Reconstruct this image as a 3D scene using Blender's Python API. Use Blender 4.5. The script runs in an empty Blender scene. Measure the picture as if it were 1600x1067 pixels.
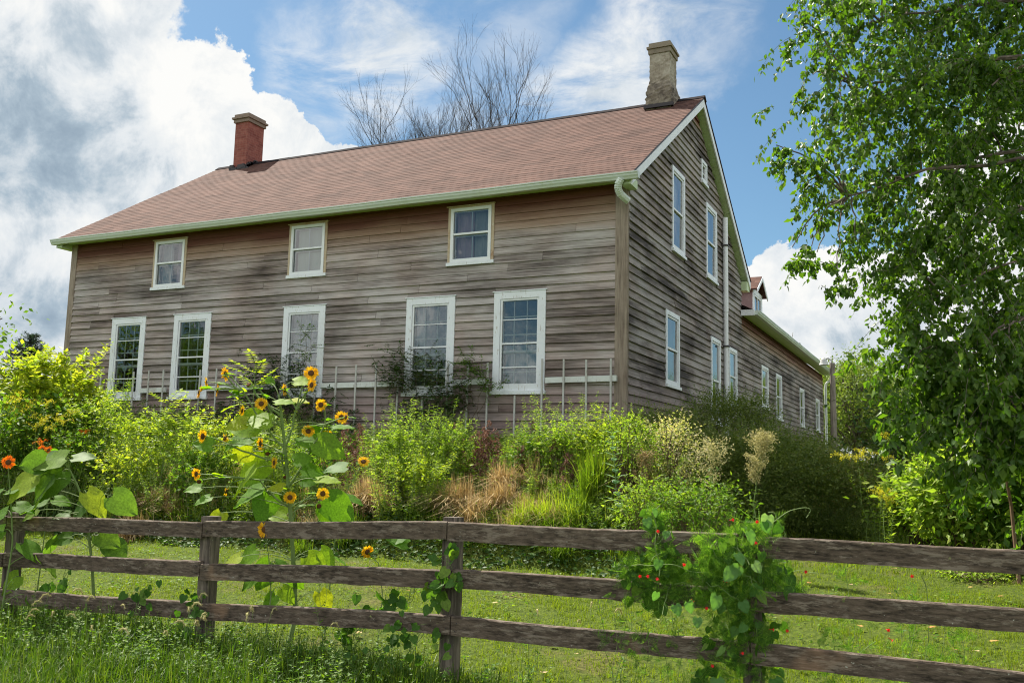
import bpy, math, random
import numpy as np
from mathutils import Vector, Matrix, Quaternion
random.seed(7); RG = np.random.default_rng(11)
SC = bpy.context.scene; COL = SC.collection
# ------------------------------------------------------------------ camera
CAM = np.array([4.983, -14.993, 0.12]); YAW, PITCH, ROLL, FPX = 0.443, 0.131, 0.022, 1464.2
FW = np.array([-math.sin(YAW)*math.cos(PITCH), math.cos(YAW)*math.cos(PITCH), math.sin(PITCH)])
RT = np.array([math.cos(YAW), math.sin(YAW), 0.0]); UP = np.cross(RT, FW)
CR = math.cos(ROLL)*RT + math.sin(ROLL)*UP; CU = -math.sin(ROLL)*RT + math.cos(ROLL)*UP
cam = bpy.data.objects.new('camera', bpy.data.cameras.new('camera')); COL.objects.link(cam)
M = Matrix.Identity(4)
for i in range(3):
    M[i][0], M[i][1], M[i][2], M[i][3] = CR[i], CU[i], -FW[i], CAM[i]
cam.matrix_world = M
cam.data.sensor_width = 36; cam.data.lens = FPX/1600*36; cam.data.clip_start = 0.05; cam.data.clip_end = 6000
SC.camera = cam
def ray(x, y): return FW + (x-800)/FPX*CR + (533.5-y)/FPX*CU
def A(x, y, v): return CAM + ray(x, y)*v                 # world point seen at photo pixel (x, y), v metres deep
def onY(x, y, Y): d = ray(x, y); return CAM + d*(Y-CAM[1])/d[1]
def onX(x, y, X): d = ray(x, y); return CAM + d*(X-CAM[0])/d[0]
# ------------------------------------------------------------------ light
SUN = Vector((-0.52, 0.27, 0.81)).normalized()
SUN_EL = math.asin(SUN.z); SUN_AZ = math.atan2(SUN.x, SUN.y)
sun = bpy.data.objects.new('sun', bpy.data.lights.new('sun', 'SUN')); COL.objects.link(sun)
sun.data.energy = 5.0; sun.data.angle = math.radians(0.55); sun.data.color = (1, 0.94, 0.82)
sun.rotation_euler = SUN.to_track_quat('Z', 'Y').to_euler(); sun.location = (-20, 10, 30)
SC.view_settings.view_transform = 'Standard'; SC.view_settings.look = 'None'; SC.view_settings.gamma = 1
SC.view_settings.exposure = 1.16
SC.cycles.max_bounces = 6; SC.cycles.diffuse_bounces = 2; SC.cycles.glossy_bounces = 3
SC.cycles.transmission_bounces = 4; SC.cycles.transparent_max_bounces = 8
SC.cycles.caustics_reflective = False; SC.cycles.caustics_refractive = False
SC.cycles.use_denoising = True; SC.cycles.filter_width = 1.1; SC.cycles.denoising_prefilter = 'ACCURATE'

class NT:
    """small wrapper for building node trees"""
    def __init__(s, tree): s.t = tree; s.t.nodes.clear()
    def n(s, typ, props=None, **inp):
        nd = s.t.nodes.new(typ)
        for k, v in (props or {}).items(): setattr(nd, k, v)
        for k, v in inp.items():
            k2 = int(k[1:]) if k[0] == 'i' and k[1:].isdigit() else k.replace('_', ' ')
            s.put(nd.inputs[k2], v)
        return nd
    def put(s, sock, v):
        if hasattr(v, 'is_linked') or isinstance(v, bpy.types.NodeSocket): s.t.links.new(v, sock)
        elif isinstance(v, bpy.types.Node): s.t.links.new(v.outputs[0], sock)
        else: sock.default_value = v
    def math(s, op, a, b=0.0, c=0.0, clamp=False):
        nd = s.t.nodes.new('ShaderNodeMath'); nd.operation = op; nd.use_clamp = clamp
        for i, v in enumerate((a, b, c)): s.put(nd.inputs[i], v)
        return nd.outputs[0]
    def vm(s, op, a, b=(0, 0, 0), out=0):
        nd = s.t.nodes.new('ShaderNodeVectorMath'); nd.operation = op
        s.put(nd.inputs[0], a); s.put(nd.inputs[1], b)
        return nd.outputs[out]
    def mr(s, v, a, b, c=0.0, d=1.0, smooth=True):
        nd = s.t.nodes.new('ShaderNodeMapRange'); nd.interpolation_type = 'SMOOTHSTEP' if smooth else 'LINEAR'
        for i, x in enumerate((v, a, b, c, d)): s.put(nd.inputs[i], x)
        return nd.outputs[0]
    def mix(s, f, a, b, mode='MIX'):
        nd = s.t.nodes.new('ShaderNodeMix'); nd.data_type = 'RGBA'; nd.blend_type = mode
        s.put(nd.inputs[0], f)
        for i, v in ((6, a), (7, b)): s.put(nd.inputs[i], (*v, 1) if isinstance(v, tuple) and len(v) == 3 else v)
        return nd.outputs[2]
    def noise(s, vec, scale, detail=4, rough=0.55, out=0, dist=0.0):
        nd = s.n('ShaderNodeTexNoise', Scale=scale, Detail=detail, Roughness=rough, Distortion=dist)
        if vec is not None: s.put(nd.inputs['Vector'], vec)
        return nd.outputs[out]
    def scale(s, vec, sc): return s.n('ShaderNodeMapping', Vector=vec, Scale=sc).outputs[0]
    def ramp(s, f, stops):
        nd = s.t.nodes.new('ShaderNodeValToRGB'); s.put(nd.inputs[0], f); el = nd.color_ramp.elements
        while len(el) < len(stops): el.new(0.5)
        for e, (p, c) in zip(el, stops): e.position = p; e.color = (*c, 1)
        return nd.outputs[0]

# ------------------------------------------------------------------ sky
W = bpy.data.worlds.new('World'); SC.world = W; W.use_nodes = True
t = NT(W.node_tree)
sky = t.n('ShaderNodeTexSky', {'sky_type': 'NISHITA', 'sun_disc': False, 'sun_elevation': SUN_EL, 'sun_rotation': SUN_AZ, 'air_density': 1.0, 'dust_density': 0.6, 'ozone_density': 2.5})
gen = t.n('ShaderNodeTexCoord').outputs['Generated']
dirv = t.vm('NORMALIZE', gen)
warp = t.vm('SUBTRACT', t.noise(dirv, 3.2, 9, 0.62, out=1), (0.5, 0.5, 0.5))
wdir = t.vm('NORMALIZE', t.vm('ADD', dirv, t.vm('MULTIPLY', warp, (0.26, 0.26, 0.26))))
fbm = t.noise(dirv, 8.0, 12, 0.62)
def blob(src, x, y, r, soft=0.5):
    d = ray(x, y); d = d/np.linalg.norm(d); a = r/FPX*0.95
    return t.mr(t.vm('DOT_PRODUCT', src, tuple(float(c) for c in d), out=1), math.cos(a*(1+soft)), math.cos(a*(1-soft)))
def field(src, L, soft=0.5):
    o = None
    for b in L:
        v = blob(src, *b[:3], soft=b[3] if len(b) > 3 else soft)
        if len(b) > 4: v = t.math('MULTIPLY', v, b[4])
        o = v if o is None else t.math('MAXIMUM', o, v)
    return o
clouds = field(wdir, [(-150, -50, 350, .2), (60, 170, 220, .2), (-60, 400, 280, .2), (250, 260, 190, .2), (310, 130, 105, .25), (350, 110, 75, .25),
    (430, 200, 110, .25), (475, 165, 58, .25), (540, 255, 85, .25), (595, 250, 60, .3), (120, 420, 150, .3), (600, 222, 45, .3), (330, 350, 200, .2),
    (1235, 445, 70, .25), (1320, 490, 90, .25), (1400, 550, 90, .3), (1540, 460, 120, .3), (1500, 340, 80, .4), (1620, 270, 90, .4), (1400, 640, 120), (1600, 600, 120)])
wisps = field(wdir, [(620, 15, 85, .9, 1.), (530, 40, 70, .9, .7), (975, 110, 75, .9, 1.), (1015, 40, 65, .9, 1.), (930, 165, 85, .9, 1.), (860, 185, 60, .9, .7), (1110, 45, 70, .9, .45),
    (1090, 120, 40, .9, .5), (640, 80, 50, .9, .4), (760, 175, 60, .9, .5), (1170, 30, 40, .9, .4), (770, 10, 60, .9, .4)])
cd = t.math('ADD', clouds, t.math('MULTIPLY', t.math('SUBTRACT', fbm, 0.5), 2.1))
dens = t.mr(cd, 0.40, 0.62)
strk = t.noise(t.scale(dirv, (5, 5, 14)), 1.3, 9, 0.65, dist=0.6)
wd = t.math('MULTIPLY', wisps, t.mr(strk, 0.30, 0.64))
# unseen clouds added outside the framed sky, to brighten the shaded walls
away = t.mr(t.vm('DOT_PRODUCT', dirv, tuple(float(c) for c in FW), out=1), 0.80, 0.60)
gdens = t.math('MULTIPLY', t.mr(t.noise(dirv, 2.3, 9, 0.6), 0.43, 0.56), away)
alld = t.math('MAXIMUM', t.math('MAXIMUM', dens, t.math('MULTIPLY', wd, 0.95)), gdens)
dark = field(wdir, [(20, 220, 65, .7, .62), (120, 235, 55, .8, .5), (-90, 160, 100, .7, .7), (1360, 500, 55, .8, .6), (60, 400, 60, .8, .25), (110, 40, 45, .7, .3), (170, 200, 60, .8, .4), (30, 510, 60, .8, .6)])
shade = t.noise(t.vm('ADD', dirv, (0.03, 0.0, 0.07)), 11.0, 10, 0.64, dist=.35)
lum = t.math('ADD', t.math('MULTIPLY', dark, -0.62), t.mr(shade, 0.30, 0.62, 0.64, 1.05))
lum = t.math('MAXIMUM', lum, 0.18)
ccol = t.ramp(lum, [(0.15, (1.0, 1.4, 1.85)), (0.45, (1.9, 2.35, 2.75)), (0.72, (3.5, 3.7, 3.85)), (1.0, (4.4, 4.4, 4.3))])
ccol = t.mix(away, ccol, (7.2, 7.2, 7.1))      # added clouds behind the viewer, made brighter as fill light for the shade
skyc = t.mix(1.0, sky.outputs[0], (0.42, 0.52, 0.52), 'MULTIPLY')
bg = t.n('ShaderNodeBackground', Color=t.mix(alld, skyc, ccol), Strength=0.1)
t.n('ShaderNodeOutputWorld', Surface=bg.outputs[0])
try: W.cycles.sampling_method = 'MANUAL'; W.cycles.sample_map_resolution = 1024
except Exception: pass

# ------------------------------------------------------------------ mesh helpers
ORG = {}
class MB:
    def __init__(s): s.v = []; s.f = {}; s.n = 0
    def add(s, V, F, mi=0):
        V = np.asarray(V, float).reshape(-1, 3); F = np.asarray(F, int)
        if F.ndim == 1: F = F[None]
        s.f.setdefault((F.shape[1], mi), []).append(F + s.n); s.v.append(V); s.n += len(V)
    def box(s, a, b, mi=0):
        x0, y0, z0 = a; x1, y1, z1 = b
        V = [(x, y, z) for x in (x0, x1) for y in (y0, y1) for z in (z0, z1)]
        s.add(V, [(0, 1, 3, 2), (4, 6, 7, 5), (0, 4, 5, 1), (2, 3, 7, 6), (0, 2, 6, 4), (1, 5, 7, 3)], mi)
    def hexa(s, V, mi=0):
        s.add(V, [(0, 1, 3, 2), (4, 6, 7, 5), (0, 4, 5, 1), (2, 3, 7, 6), (0, 2, 6, 4), (1, 5, 7, 3)], mi)
    def tube(s, P, R, k=6, mi=0, cap=True):
        P = np.asarray(P, float); n = len(P); R = np.broadcast_to(np.asarray(R, float), (n,))
        T = np.gradient(P, axis=0); T /= np.linalg.norm(T, axis=1)[:, None] + 1e-9
        ref = np.array([0, 0, 1.0]) if abs(T[:, 2]).mean() < 0.8 else np.array([1.0, 0, 0])
        X = np.cross(T, ref); X /= np.linalg.norm(X, axis=1)[:, None] + 1e-9; Y = np.cross(T, X)
        a = np.arange(k)/k*2*np.pi
        V = P[:, None] + R[:, None, None]*(np.cos(a)[None, :, None]*X[:, None] + np.sin(a)[None, :, None]*Y[:, None])
        i = np.arange(n-1)[:, None]*k; j = np.arange(k)[None]; j2 = (j+1) % k
        F = np.stack([i+j, i+j2, i+k+j2, i+k+j], -1).reshape(-1, 4)
        s.add(V.reshape(-1, 3), F, mi)
        if cap and k > 3:
            s.add(V[-1], [list(range(k))], mi); s.add(V[0], [list(range(k))[::-1]], mi)
    def build(s, name, mats, parent=None, smooth=False, org=None):
        me = bpy.data.meshes.new(name)
        o = np.asarray(ORG[parent.name] if parent is not None else (org if org is not None else (0, 0, 0)), float)
        V = np.concatenate(s.v) - o if s.v else np.zeros((0, 3))
        me.vertices.add(len(V)); me.vertices.foreach_set('co', V.astype(np.float32).ravel())
        tot = []; idx = []; mi = []
        for (k, m), L in s.f.items():
            F = np.concatenate(L); tot.append(np.full(len(F), k)); idx.append(F.ravel()); mi.append(np.full(len(F), m))
        tot = np.concatenate(tot); idx = np.concatenate(idx); mi = np.concatenate(mi)
        me.loops.add(len(idx)); me.loops.foreach_set('vertex_index', idx.astype(np.int32))
        me.polygons.add(len(tot)); me.polygons.foreach_set('loop_start', (np.cumsum(tot)-tot).astype(np.int32))
        try: me.polygons.foreach_set('loop_total', tot.astype(np.int32))
        except Exception: pass
        me.polygons.foreach_set('material_index', mi.astype(np.int32))
        me.polygons.foreach_set('use_smooth', np.full(len(tot), bool(smooth)))
        me.update(calc_edges=True); me.validate()
        for m in (mats if isinstance(mats, (list, tuple)) else [mats]): me.materials.append(m)
        ob = bpy.data.objects.new(name, me); COL.objects.link(ob)
        if parent is not None: ob.parent = parent; ORG[ob.name] = o
        else: ob.location = o; ORG[ob.name] = o
        return ob
def tag(o, label, cat, group=None):
    o['label'] = label; o['category'] = cat
    if group: o['group'] = group
    return o
def thing(name, label, cat, loc=(0, 0, 0), group=None):
    o = bpy.data.objects.new(name, None); COL.objects.link(o); o.location = [float(c) for c in loc]
    o.empty_display_size = 0.2; ORG[o.name] = np.asarray(loc, float)
    return tag(o, label, cat, group)
def dup(o, loc=None, rz=0.0, sc=1.0, label=None, parent=None):
    c = o.copy(); COL.objects.link(c); c.parent = parent
    if parent is None:
        c.location = [float(k) for k in loc]; c.rotation_euler = (0, 0, rz)
        c.scale = (sc, sc, sc) if np.isscalar(sc) else sc
        ORG[c.name] = np.asarray(loc, float)
        if label: c['label'] = label
    for ch in list(o.children): dup(ch, parent=c)
    return c
def kind(o, k): o['kind'] = k; return o

LEAF = (np.array([(0, 0, 0), (.42, .27, .05), (.42, -.27, .05), (.48, 0, -.03), (1, 0, -.06)]), np.array([(0, 2, 4, 3), (0, 3, 4, 1)]))
LANCE = (np.array([(0, 0, 0), (.4, .12, .03), (.4, -.12, .03), (.45, 0, -.02), (1, 0, -.12)]), np.array([(0, 2, 4, 3), (0, 3, 4, 1)]))
ROUND = (np.array([(0, 0, 0), (.2, .3, .04), (.62, .33, .03), (1, 0, -.08), (.62, -.33, .03), (.2, -.3, .04), (.45, 0, -.03)]), np.array([(0, 6, 2, 1), (6, 3, 2, 2), (0, 5, 4, 6), (6, 4, 3, 3)]))
ROUND = (ROUND[0], np.array([(0, 6, 2, 1), (0, 5, 4, 6)]), np.array([(6, 3, 2), (6, 4, 3)]))
PETAL = (np.array([(0, 0, 0), (.5, .16, .04), (.5, -.16, .04), (1, 0, .0)]), np.array([(0, 2, 3, 1)]))
# broad heart-shaped leaf with a rippled, sagging blade
def heart_template():
    side = [(-.10, .14), (-.06, .34), (.12, .47), (.34, .46), (.58, .33), (.80, .15)]
    V = [(0, 0, 0), (.3, 0, -.02), (.6, 0, -.06), (1.05, 0, -.2)]
    for sg in (1, -1):
        for i, (u, w) in enumerate(side): V.append((u, w*sg, .05 + (.05 if i % 2 else -.03) - .22*u*u))
    F4 = []; F3 = []
    for b, fl in ((4, 0), (10, 1)):
        q = [(0, b+1, b), (0, 1, b+2), (0, b+2, b+1), (1, b+3, b+2), (1, 2, b+4), (1, b+4, b+3), (2, b+5, b+4), (2, 3, b+5)]
        F3 += [tuple(reversed(x)) if fl else x for x in q]
    return (np.array(V), None, np.array(F3))
HEART = heart_template()
def blade_template(nu=9, nw=7):
    V = []; U_ = np.linspace(0, 1, nu); W_ = np.linspace(-1, 1, nw)
    for a in U_:
        half = .50*(math.sin(math.pi*min(1, a*.93+.07)**.62)**.85)*(1 if a > .02 else .75) + .01
        for w in W_:
            back = -.16*abs(w)**1.5*max(0, 1-a*3.2)
            z = .10*abs(w) - .16*a*a - .05*w*w + .028*math.sin(a*17-abs(w)*4)*abs(w) + .02*math.sin(w*5+a*4)
            V.append((a*1.05+back, w*half*(1+.035*math.sin(a*47)), z))
    F = [(i*nw+j, i*nw+j+1, (i+1)*nw+j+1, (i+1)*nw+j) for i in range(nu-1) for j in range(nw-1)]
    return (np.array(V), np.array(F))
BLADE = blade_template()
def nrm(v): return v/(np.linalg.norm(v, axis=-1, keepdims=True) + 1e-9)
def leaves(mb, P, D, N, S, T=LEAF, mi=0, wid=1.0):
    P = np.asarray(P, float); n = len(P)
    if n == 0: return
    D = nrm(np.asarray(D, float)); B = nrm(np.cross(N, D)); N2 = np.cross(D, B)
    S = np.broadcast_to(np.asarray(S, float), (n,))[:, None, None]; wid = np.broadcast_to(np.asarray(wid, float), (n,))[:, None, None]
    t0 = T[0]
    V = P[:, None] + S*(t0[None, :, 0:1]*D[:, None] + wid*t0[None, :, 1:2]*B[:, None] + t0[None, :, 2:3]*N2[:, None])
    off = (np.arange(n)*len(t0))[:, None, None]
    base = mb.n; mb.v.append(V.reshape(-1, 3)); mb.n += n*len(t0)
    for F in T[1:]:
        if F is None: continue
        mb.f.setdefault((F.shape[1], mi), []).append((F[None] + off).reshape(-1, F.shape[1]) + base)
def rdir(n, zlo=-1, zhi=1):
    z = RG.uniform(zlo, zhi, n); a = RG.uniform(0, 2*np.pi, n); r = np.sqrt(1-z*z)
    return np.stack([r*np.cos(a), r*np.sin(a), z], -1)
def curve(p0, p1, sag=0.0, n=6, wob=0.0):
    p0 = np.asarray(p0, float); p1 = np.asarray(p1, float); u = np.linspace(0, 1, n)[:, None]
    P = p0 + (p1-p0)*u; P[:, 2] += sag*4*(u*(1-u))[:, 0]
    if wob: P[1:-1] += RG.normal(0, wob, (n-2, 3))
    return P

# ------------------------------------------------------------------ terrain
def sst(x, a, b): u = np.clip((np.asarray(x, float)-a)/(b-a), 0, 1); return u*u*(3-2*u)
def terr(X, Y):
    X = np.asarray(X, float); Y = np.asarray(Y, float)
    lawn = np.interp(Y, [-200, -40, -15, -9, -4.6, 10, 60], [-3, -1.9, -1.52, -1.43, -1.08, -0.35, -0.3])
    bank = np.interp(Y, [-4.7, -4.0, -3.0, -1.0, 0, 60], [0, 0.42, .8, 1.42, 1.42, 0.7])
    s = sst(X, 3.2, 0.6)
    z = lawn + bank*s*0.97
    z = np.where((Y > -0.6) & (X < 1.2), np.maximum(z, 0.3*s + z*(1-s)), z)
    z = z + 0.02*np.sin(X*2.1+1)*np.cos(Y*1.7) + 0.012*np.sin(X*5.3)*np.sin(Y*4.1+2)
    return z
def G(x, v, dz=0.0):
    d = ray(x, 700); h = d[:2]*v; X = CAM[0]+h[0]; Y = CAM[1]+h[1]
    return np.array([X, Y, float(terr(X, Y))+dz])
# ------------------------------------------------------------------ materials
def mat(name):
    m = bpy.data.materials.new(name); m.use_nodes = True; return m, NT(m.node_tree)
def out(t, sh, disp=None):
    o = t.n('ShaderNodeOutputMaterial'); t.put(o.inputs[0], sh)
def pbr(t, col, rough=0.6, bump=None, bs=0.3, bd=0.01, spec=0.4, metal=0.0):
    p = t.n('ShaderNodeBsdfPrincipled', Roughness=rough, Metallic=metal)
    t.put(p.inputs['Base Color'], (*col, 1) if isinstance(col, tuple) and len(col) == 3 else col)
    p.inputs['Specular IOR Level'].default_value = spec
    if bump is not None:
        b = t.n('ShaderNodeBump', Strength=bs, Distance=bd); t.put(b.inputs['Height'], bump)
        t.t.links.new(b.outputs[0], p.inputs['Normal'])
    return p.outputs[0]
def isl(t): return t.n('ShaderNodeNewGeometry').outputs['Random Per Island']
def objc(t): return t.n('ShaderNodeTexCoord').outputs['Object']
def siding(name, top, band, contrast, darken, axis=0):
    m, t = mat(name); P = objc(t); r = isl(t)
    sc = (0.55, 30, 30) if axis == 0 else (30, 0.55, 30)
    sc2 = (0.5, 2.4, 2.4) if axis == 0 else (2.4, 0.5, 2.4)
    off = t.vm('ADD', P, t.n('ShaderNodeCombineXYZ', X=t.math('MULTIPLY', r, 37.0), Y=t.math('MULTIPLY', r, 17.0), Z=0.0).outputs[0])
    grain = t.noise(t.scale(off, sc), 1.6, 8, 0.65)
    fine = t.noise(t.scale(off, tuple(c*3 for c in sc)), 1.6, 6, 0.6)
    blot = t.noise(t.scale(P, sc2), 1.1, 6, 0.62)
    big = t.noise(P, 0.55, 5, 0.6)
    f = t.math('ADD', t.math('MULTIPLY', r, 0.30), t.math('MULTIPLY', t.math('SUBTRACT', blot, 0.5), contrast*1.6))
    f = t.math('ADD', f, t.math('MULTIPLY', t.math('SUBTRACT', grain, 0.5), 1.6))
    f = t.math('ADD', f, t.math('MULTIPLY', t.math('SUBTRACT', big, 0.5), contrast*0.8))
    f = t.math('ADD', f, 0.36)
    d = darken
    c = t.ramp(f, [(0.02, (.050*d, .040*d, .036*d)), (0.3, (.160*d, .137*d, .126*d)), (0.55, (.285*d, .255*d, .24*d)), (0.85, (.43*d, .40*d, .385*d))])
    hue = t.mix(t.mr(t.noise(P, 0.9, 3), .35, .7), (1.0, 1.0, 1.0), (1.0, .90, .86))
    c = t.mix(1.0, c, hue, 'MULTIPLY')
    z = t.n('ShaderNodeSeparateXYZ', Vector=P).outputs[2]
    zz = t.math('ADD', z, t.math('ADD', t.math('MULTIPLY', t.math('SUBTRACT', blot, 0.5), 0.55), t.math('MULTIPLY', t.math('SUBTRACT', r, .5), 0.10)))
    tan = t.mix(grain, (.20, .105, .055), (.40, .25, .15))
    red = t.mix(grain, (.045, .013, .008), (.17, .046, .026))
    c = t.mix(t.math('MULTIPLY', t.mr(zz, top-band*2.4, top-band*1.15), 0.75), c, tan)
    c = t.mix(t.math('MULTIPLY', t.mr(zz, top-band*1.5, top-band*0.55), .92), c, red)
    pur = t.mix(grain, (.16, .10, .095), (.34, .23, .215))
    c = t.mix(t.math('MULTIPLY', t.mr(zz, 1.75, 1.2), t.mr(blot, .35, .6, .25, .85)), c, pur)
    nails = t.mr(fine, 0.25, 0.8, 0.8, 1.15)
    c = t.mix(1.0, c, t.n('ShaderNodeCombineXYZ', X=nails, Y=nails, Z=nails).outputs[0], 'MULTIPLY')
    h = t.math('ADD', grain, t.math('MULTIPLY', fine, 0.5))
    out(t, pbr(t, c, 0.78, h, 0.5, 0.006, 0.25)); return m
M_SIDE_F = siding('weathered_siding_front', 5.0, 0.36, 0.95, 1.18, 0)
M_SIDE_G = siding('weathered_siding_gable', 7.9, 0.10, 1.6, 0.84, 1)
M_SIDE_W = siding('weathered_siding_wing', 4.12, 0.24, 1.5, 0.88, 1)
def paint(name, col, dirt=0.35, dcol=(.32, .27, .2), rough=0.45, peel=0.0, pcol=(.3, .24, .19)):
    m, t = mat(name); P = objc(t)
    n1 = t.noise(P, 3.0, 7, 0.65); n2 = t.noise(t.scale(P, (6, 6, 1.5)), 5, 6, 0.6)
    c = t.mix(t.math('MULTIPLY', t.mr(n1, .48, .75), dirt), col, dcol)
    if peel: c = t.mix(t.math('MULTIPLY', t.mr(n2, .60, .66), peel), c, pcol)
    out(t, pbr(t, c, rough, n2, 0.15, 0.003, 0.4)); return m
M_WHITE = paint('white_paint', (.78, .81, .85), 0.25, (.45, .44, .38), 0.4, 0.5, (.35, .28, .2))
M_VINYL = paint('white_vinyl', (.80, .82, .85), 0.12)
M_GUTTER = paint('pale_green_gutter', (.60, .66, .60), 0.25, (.35, .36, .25), 0.35)
M_SOFFIT = paint('pale_green_soffit', (.55, .66, .40), 0.3, (.3, .33, .18), 0.5)
M_RAWTRIM = paint('flaking_trim', (.50, .40, .28), 0.8, (.30, .15, .07), 0.7, 0.7, (.75, .73, .68))
M_BATTEN = paint('peeling_batten', (.66, .69, .66), 0.5, (.35, .3, .25), 0.6, 0.7)
M_SLAT = paint('grey_white_slat', (.50, .50, .47), 0.6, (.25, .22, .18), 0.6, 0.5)
M_FOUND = paint('whitewashed_stone', (.55, .54, .5), 0.7, (.2, .18, .15), 0.8)
M_DARK = paint('dark_flashing', (.035, .028, .03), 0.4, (.10, .07, .06), 0.5)
M_RIDGE = paint('ridge_metal', (.022, .018, .02), .3, (.05, .04, .04), .95)
M_RIDGE.node_tree.nodes['Principled BSDF'].inputs['Specular IOR Level'].default_value = .05
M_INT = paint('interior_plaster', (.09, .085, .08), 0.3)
M_METAL = paint('galvanised_steel', (.55, .56, .57), 0.3, (.3, .25, .2), 0.35)
def rough_wood(name, lo, hi, sc, lichen=0.0, pale=0.0, fq=2.0):
    m, t = mat(name); P = objc(t); r = isl(t)
    g = t.noise(t.scale(P, sc), fq, 9, 0.68); b = t.noise(P, 2.2, 5, 0.6); f = t.noise(t.scale(P, tuple(c*.35 for c in sc)), 6, 9, 0.75)
    k = t.math('ADD', t.math('ADD', t.math('MULTIPLY', g, .85), t.math('MULTIPLY', b, .35)), t.math('SUBTRACT', t.math('MULTIPLY', r, .14), .17))
    c = t.mix(t.mr(k, .28, .68), lo, hi)
    c = t.mix(t.math('MULTIPLY', t.mr(f, .51, .60), .7), c, (.25, .205, .165))
    if pale: c = t.mix(t.math('MULTIPLY', t.mr(t.noise(P, 1.3, 4, .6), .62, .72), pale), c, (.36, .22, .14))
    if lichen:
        l = t.noise(P, 17, 6, .7)
        c = t.mix(t.math('MULTIPLY', t.mr(l, .66, .72), lichen), c, (.24, .26, .10))
        l2 = t.noise(t.vm('ADD', P, (5, 3, 1)), 34, 4, .6)
        c = t.mix(t.math('MULTIPLY', t.mr(l2, .70, .74), lichen), c, (.42, .42, .36))
    out(t, pbr(t, c, 0.85, t.math('ADD', g, t.math('MULTIPLY', f, .5)), 0.8, 0.008, 0.2)); return m
M_RAIL = rough_wood('weathered_rail', (.016, .012, .009), (.145, .108, .082), (3.2, 15, 15), 0.9, 0.45, fq=3.6)
M_POLE = rough_wood('grey_pole', (.12, .10, .085), (.34, .30, .26), (14, 14, 1.2))
M_POST = rough_wood('weathered_post', (.03, .024, .02), (.17, .14, .115), (14, 14, 1.2), 0.7)
M_CORNER = rough_wood('corner_board', (.15, .11, .085), (.38, .31, .25), (14, 14, 0.8))
M_BARK = rough_wood('bark', (.04, .032, .026), (.16, .13, .11), (9, 9, 2))
M_BIRCHBARK = rough_wood('birch_bark', (.05, .038, .03), (.24, .19, .16), (4, 4, 12))
M_TWIG = rough_wood('dark_twigs', (.02, .018, .018), (.05, .042, .04), (4, 4, 2))
def shingle():
    m, t = mat('red_brown_shingles'); P = objc(t); r = isl(t)
    s = t.n('ShaderNodeSeparateXYZ', Vector=P)
    u = t.math('MULTIPLY', s.outputs[0], 3.2)
    rowv = t.n('ShaderNodeUVMap').outputs[0] if False else None
    row = t.math('FLOOR', t.math('DIVIDE', t.math('SUBTRACT', s.outputs[2], 5.09), 0.0820))
    tab = t.math('FLOOR', t.math('ADD', u, t.math('MULTIPLY', t.math('MODULO', row, 2.0), 0.5)))
    wn = t.n('ShaderNodeTexWhiteNoise', {'noise_dimensions': '2D'}, Vector=t.n('ShaderNodeCombineXYZ', X=tab, Y=row, Z=0.0).outputs[0]).outputs[0]
    fr = t.math('FRACT', t.math('ADD', u, t.math('MULTIPLY', t.math('MODULO', row, 2.0), 0.5)))
    gap = t.mr(t.math('ABSOLUTE', t.math('SUBTRACT', fr, 0.5)), 0.455, 0.49)
    zf = t.math('FRACT', t.math('DIVIDE', t.math('SUBTRACT', s.outputs[2], 5.09), 0.0820))
    butt = t.mr(zf, 0.22, 0.0)
    big = t.noise(P, 0.8, 5, .6); fine = t.noise(P, 60, 4, .7)
    k = t.math('ADD', t.math('MULTIPLY', wn, .42), t.math('ADD', t.math('MULTIPLY', big, .5), t.math('MULTIPLY', fine, .45)))
    c = t.mix(t.mr(k, .35, 1.1, smooth=False), (.052, .024, .018), (.135, .070, .054))
    c = t.mix(t.math('MULTIPLY', t.math('MAXIMUM', gap, butt), .28), c, (.05, .03, .028))
    out(t, pbr(t, c, 0.9, t.math('SUBTRACT', fine, t.math('MAXIMUM', gap, butt)), 0.35, 0.006, 0.15)); return m
M_SHINGLE = shingle()
def brick():
    m, t = mat('painted_red_brick'); P = objc(t)
    s = t.n('ShaderNodeSeparateXYZ', Vector=P)
    v = t.n('ShaderNodeCombineXYZ', X=t.math('ADD', s.outputs[0], s.outputs[1]), Y=s.outputs[2], Z=0.0).outputs[0]
    b = t.n('ShaderNodeTexBrick', Vector=v, Scale=1.0, i1=(.27, .085, .065, 1), i2=(.18, .05, .042, 1), i3=(.25, .12, .095, 1))
    b.inputs['Brick Width'].default_value = .2; b.inputs['Row Height'].default_value = .067; b.inputs['Mortar Size'].default_value = .005
    c = t.mix(t.mr(t.noise(P, 9, 5), .4, .7, 0, .5), b.outputs[0], (.36, .15, .12))
    out(t, pbr(t, c, .85, b.outputs['Fac'], -0.5, .01, .2)); return m
M_BRICK = brick()
def stucco():
    m, t = mat('stained_render'); P = objc(t)
    a = t.noise(P, 6, 9, .7); b = t.noise(P, 2.5, 5, .6)
    z = t.n('ShaderNodeSeparateXYZ', Vector=P).outputs[2]
    k = t.math('ADD', t.math('ADD', t.math('MULTIPLY', a, 1.1), t.math('MULTIPLY', b, .5)), t.math('MULTIPLY', t.mr(z, 8.75, 8.45), -0.22))
    c = t.ramp(k, [(.30, (.04, .034, .028)), (.5, (.15, .125, .10)), (.75, (.30, .26, .205)), (1, (.46, .42, .35))])
    out(t, pbr(t, c, .95, a, .8, .03, .15)); return m
M_STUCCO = stucco()
M_CAP = paint('concrete_cap', (.24, .20, .15), .8, (.08, .07, .055), .9)
M_CAP2 = paint('pale_concrete_cap', (.24, .18, .145), .6, (.15, .12, .1), .9)
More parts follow.
